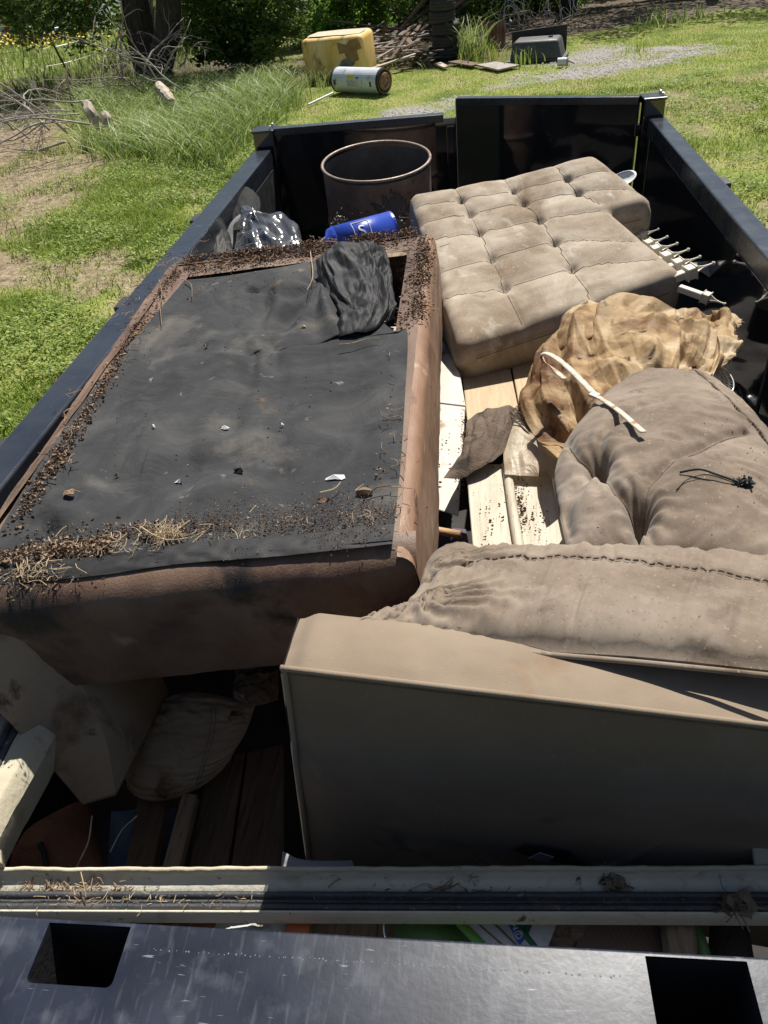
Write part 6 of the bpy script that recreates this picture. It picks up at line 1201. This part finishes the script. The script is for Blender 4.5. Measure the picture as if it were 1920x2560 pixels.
single('blue_jug', sheet(crumple([at(265, 2200, 1.42), at(440, 2200, 1.42)], [at(440, 2200, 1.42), at(440, 2020, 1.40)], [at(278, 2028, 1.40), at(440, 2020, 1.40)], [at(265, 2200, 1.42), at(278, 2028, 1.40)], 30, 30, .004, .04, 3, 3)), m_denim, 'blue ribbed plastic behind the planks', 'plastic', smooth=True)
Gq = crumple([at(20, 2220, 1.50), at(150, 2230, 1.52), at(272, 2225, 1.50)], [at(272, 2225, 1.50), at(245, 2110, 1.54), at(222, 2035, 1.55)], [at(60, 2085, 1.52), at(130, 2035, 1.56), at(205, 2002, 1.56), at(222, 2035, 1.55)], [at(20, 2220, 1.50), at(35, 2150, 1.51), at(60, 2085, 1.52)], 50, 40, .008, .05, 71, 2)
rl = thing('leather_bag', 'dark red brown leather piece in the lower left of the hollow', 'leather', at(150, 2150, 1.45)); part('hide', sheet(Gq), m_redl, rl, True); part('strap_loop', tube([at(98, 2108, 1.61), at(112, 2140, 1.6), at(118, 2190, 1.58)], .006, 6, 12), m_blackpl, rl, True); part('seam', tube([at(62, 2098, 1.575), at(130, 2060, 1.60), at(200, 2018, 1.60)], .0016, 4, 20), m_thread, rl)
single('twine', tube([at(230, 2040, 1.62), at(222, 2100, 1.62), at(205, 2140, 1.6), at(185, 2180, 1.58)], .002, 5, 20), m_strap, 'thin pale cord hanging over the red brown leather', 'cord')
single('twine', tube([at(342, 2040, 1.6), at(305, 2075, 1.58), at(275, 2130, 1.56)], .0012, 5, 20), m_strap, 'thin pale cord across the blue plastic', 'cord')
hc = thing('hanging_cushion', 'shaded tan cushion bulging below the overturned couch', 'cushion', at(450, 1850, 1.5))
o, Gh = cushion('cover', [at(322, 1920, 1.55), at(345, 1990, 1.53), at(410, 2002, 1.53), at(500, 1965, 1.54), at(560, 1910, 1.57)], [at(560, 1910, 1.57), at(610, 1840, 1.62), at(640, 1760, 1.66)], [at(345, 1760, 1.66), at(480, 1730, 1.70), at(640, 1760, 1.66)], [at(322, 1920, 1.55), at(325, 1840, 1.60), at(345, 1760, 1.66)], 90, 90, .05, .05, m_suedeL, hc, seed=17, amp=.009, wfr=(4, 12), p=3, q=.5)
stitch(Gh, [(.25, .05), (.28, .4), (.30, .7), (.34, .95)], hc, .008); stitch(Gh, [(.72, .1), (.74, .4), (.74, .7), (.7, .9)], hc, .008)
single('burnt_rag', sheet(crumple([at(585, 1745, 1.74), at(640, 1765, 1.74), at(695, 1750, 1.74)], [at(695, 1750, 1.74), at(700, 1650, 1.78)], [at(590, 1650, 1.78), at(700, 1640, 1.78)], [at(585, 1745, 1.74), at(590, 1650, 1.78)], 50, 50, .03, .03, 81, 3)), M('mottled_rag', [(.03, .02, .015), (.16, .10, .06)], 9, .8, 0, .4, 60, stains=[((.30, .27, .22), 16, .6, .68), ((.25, .07, .02), 12, .64, .7)]), 'mottled crumpled rag in the shadow beside the sofa arm', 'rag', smooth=True)
single('white_liner', sheet(crumple([at(700, 2200, 1.80), at(900, 2200, 1.80)], [at(900, 2200, 1.80), at(880, 2152, 1.80)], [at(706, 2128, 1.82), at(760, 2150, 1.8), at(880, 2152, 1.80)], [at(700, 2200, 1.80), at(706, 2128, 1.82)], 20, 20, .006, .0, 83, 2)), m_greypl, 'pale printed sheet tucked under the bottom of the sofa arm', 'sheet', smooth=True)

# ================================================================ odds and ends in the gap before the bulkhead
zg = 1.80
def gp(px, py, z=zg): return at(px, py, z)
def gsheet(x0, x1, xt0, xt1, z, mt, name, label, cat, amp=.004, bulge=.01, seed=1, th=None):
    g = crumple([gp(x0, 2480, z-.03), gp(x1, 2480, z-.03)], [gp(x1, 2480, z-.03), gp(xt1, 2250, z)], [gp(xt0, 2250, z), gp(xt1, 2250, z)], [gp(x0, 2480, z-.03), gp(xt0, 2250, z)], 30, 24, amp, bulge, seed, 3); return single(name, sheet(g), mt, label, cat, smooth=True)
gsheet(300, 480, 300, 470, 1.76, m_plank, 'wood_offcut', 'brown wood offcut at the left end of the front gap', 'wood')
gsheet(380, 560, 400, 560, 1.80, m_redl, 'leather_scrap', 'torn red brown leather scrap in the front gap', 'leather', .012, .02, 3)
gsheet(480, 700, 560, 748, 1.82, m_whitesack, 'white_sack', 'crumpled white sack with orange print in the front gap', 'sack', .008, .02, 5)
g = crumple([gp(690, 2400, 1.842), gp(770, 2400, 1.842)], [gp(770, 2400, 1.842), gp(775, 2270, 1.845)], [gp(728, 2270, 1.845), gp(775, 2270, 1.845)], [gp(690, 2400, 1.842), gp(728, 2270, 1.845)], 10, 10, .001, .002, 3); single('orange_label', sheet(g), m_orange, 'orange printed label at the right end of the white sack', 'label', smooth=True)
gsheet(770, 1000, 770, 990, 1.78, m_plank2, 'plywood_piece', 'mottled tan plywood piece in the front gap', 'wood', .002, .0, 7)
sk = thing('printed_sack', 'green and white printed sack with a blue band in the front gap', 'sack', gp(1180, 2330, 1.75))
def strip(x0, x1, b0, b1, z, mt, nme, parent, bul=.003):
    a = [gp(b0, 2470, z), gp(b1, 2470, z)]; t = [gp(x0, 2262, z), gp(x1, 2262, z)]; g = coons(a, [a[1], t[1]], t, [a[0], t[0]], 10, 16); U, W = uvgrid(10, 16); g = g+[0, 0, 1]*(bul*np.sin(np.pi*U))[..., None]; part(nme, sheet(g), mt, parent, True)
m_gl = M('light_green_print', [(.16, .42, .06), (.22, .5, .09)], 5, .35, 0, 0); m_gd = M('olive_green_plastic', [(.07, .15, .035), (.12, .22, .06)], 9, .4, 0, .1, 30); m_gk = M('deep_green_print', [(.02, .12, .05), (.03, .16, .07)], 5, .4, 0, 0)
strip(975, 1090, 1010, 1300, 1.820, m_gd, 'green_panel', sk, .02); strip(1090, 1120, 1290, 1330, 1.822, m_gl, 'green_stripe', sk); strip(1120, 1240, 1325, 1420, 1.8205, m_whitesack, 'white_panel', sk, .004); strip(1240, 1262, 1415, 1430, 1.8225, m_gk, 'green_stripe', sk); 
part('crease', tube([gp(1150, 2270, 1.824), gp(1300, 2400, 1.824)], .0015, 4, 2), m_twig, sk); part('crease', tube([gp(1195, 2270, 1.826), gp(1330, 2400, 1.826)], .0015, 4, 2), m_twig, sk)
P = [gp(1255, 2262, 1.823), gp(1300, 2262, 1.823), gp(1313, 2345, 1.823), gp(1297, 2372, 1.823)]; part('blue_band', (np.array([gp(1262, 2290, 1.8235), gp(1305, 2290, 1.8235), gp(1314, 2342, 1.8235), gp(1298, 2368, 1.8235)]), [(0, 1, 2, 3)]), m_blueprint, sk)
part('green_panel', (np.array([gp(1300, 2262, 1.823), gp(1352, 2262, 1.823), gp(1318, 2342, 1.823), gp(1308, 2300, 1.823)]), [(0, 1, 2, 3)]), m_gk, sk)
part('white_panel', (np.array([gp(1352, 2262, 1.8215), gp(1410, 2262, 1.8215), gp(1350, 2420, 1.8215), gp(1298, 2370, 1.8215), gp(1318, 2342, 1.8215)]), [(0, 1, 2, 3, 4)]), m_whitesack, sk)
xd = gp(1278, 2302, 1.8245)-gp(1295, 2332, 1.8245); yd = gp(1310, 2300, 1.8245)-gp(1285, 2318, 1.8245)
sc0 = np.linalg.norm(gp(1295, 2290)-gp(1270, 2305)); part('lettering', place(text_vf('MA', sc0*.95, .0004), gp(1283, 2303, 1.8245), xd, np.cross([0, 0, 1], xd)), m_white, sk)
sh_ = [(-.5, .6), (.5, .6), (.55, 0), (.3, -.5), (0, -.7), (-.3, -.5), (-.55, 0)]; ct = gp(1297, 2336, 1.8246); xe = xd/np.linalg.norm(xd)*sc0*.5; ye = np.cross([0, 0, 1], xe)
part('shield_outline', tube([ct+xe*a+ye*b for a, b in sh_+sh_[:1]], sc0*.04, 4), m_white, sk); part('lettering', place(text_vf('2', sc0*.7, .0003), ct, xd, np.cross([0, 0, 1], xd)), m_white, sk)
single('hoop', tube([gp(972, 2262, 1.86), gp(962, 2290, 1.86), gp(960, 2330, 1.86), gp(975, 2380, 1.85)], .0022, 6, 20), m_silver, 'thin wire hoop at the left end of the green sack', 'wire')
V, F = lathe([(.001, .05), (.03, .045), (.055, .02), (.06, -.02), (.03, -.05), (.001, -.05)], 20); V = V*(1+.25*fbm(V*30, 3, 2)[:, None])+gp(1405, 2330, 1.76); single('stone', (V, F), m_rock, 'pitted brown stone between the sacks in the front gap', 'stone', smooth=True)
strip_o = thing('dark_green_sack', 'dark green sack edge beside the stone', 'sack', gp(1460, 2330, 1.7)); strip(1440, 1490, 1400, 1450, 1.78, m_gk, 'fold', strip_o)
# ribbed cardboard
a0, a1, b0, b1 = gp(1480, 2262, 1.80), gp(1660, 2262, 1.80), gp(1400, 2470, 1.80), gp(1640, 2470, 1.80); U, W = uvgrid(120, 30); G_ = coons([b0, b1], [b1, a1], [a0, a1], [b0, a0], 120, 30); G_[..., 2] += .0022*np.abs(np.sin((U*.7+W*.5)*70)); single('ribbed_card', sheet(G_), m_card, 'brown ribbed cardboard in the front gap', 'cardboard', smooth=True)
t = tube([gp(1690, 2262, 1.83), gp(1695, 2330, 1.83), gp(1705, 2480, 1.83)], .026, 8, 12); single('broken_post', (t[0]+.004*fbm(t[0]*60, 3, 1)[:, None], t[1]), m_plank2, 'rotten broken post end near the right opening', 'post')
strip_o = thing('green_tub_rim', 'light green plastic rim beside the rotten post', 'rim', gp(1740, 2330, 1.75)); part('rim', tube([gp(1712, 2300, 1.82), gp(1735, 2320, 1.82), gp(1755, 2370, 1.82), gp(1770, 2440, 1.82)], .011, 8, 20), m_gd, strip_o, True)
gsheet(1760, 1900, 1780, 1860, 1.74, m_suedeD, 'fabric_piece', 'dark brown fabric at the right end of the front gap', 'fabric', .004, .02, 9)
# odd dark boards between the chaise and right wall
r = np.random.default_rng(33)
for k, (a_, b_, lb) in enumerate([((1780, 900), (1915, 1060), 'dark batten leaning in the shadow by the right wall'), ((1740, 740), (1850, 840), 'dark slat below the lone cream picket')]): single('broken_board', tube([at(*a_, 1.55), at(*b_, 1.62)], .014, 4, 2), m_plank, lb, 'slat')

px_slab([(1722, 655), (1815, 712), (1893, 690), (1900, 640)], [1.86, 1.80, 1.80, 1.86], .012, m_greypl, 'grey_reflection_board', 'added grey board standing in for a reflection in the right wall', 'panel')  # board added in place of a grey reflection in the glossy wall
px_slab([(1700, 800), (1880, 860), (1900, 820), (1740, 765)], [1.55]*4, .02, m_plank, 'plank', 'dark plank lying low beside the right wall', 'plank')
px_slab([(1800, 1080), (1915, 960), (1935, 990), (1840, 1100)], [1.6]*4, .015, m_satin, 'dark_strip', 'dark strip leaning low behind the tufted cushion', 'strip')

single('black_sheeting', sheet(crumple([at(1720, 1000, 1.5), at(1900, 1160, 1.5)], [at(1900, 1160, 1.5), at(1915, 900, 1.6)], [at(1735, 850, 1.45), at(1915, 900, 1.6)], [at(1720, 1000, 1.5), at(1735, 850, 1.45)], 70, 70, .01, .05, 95, 2, facet=.09, nf=9)), m_bag, 'glossy black plastic sheeting in the dark gap by the right wall', 'plastic', smooth=True)
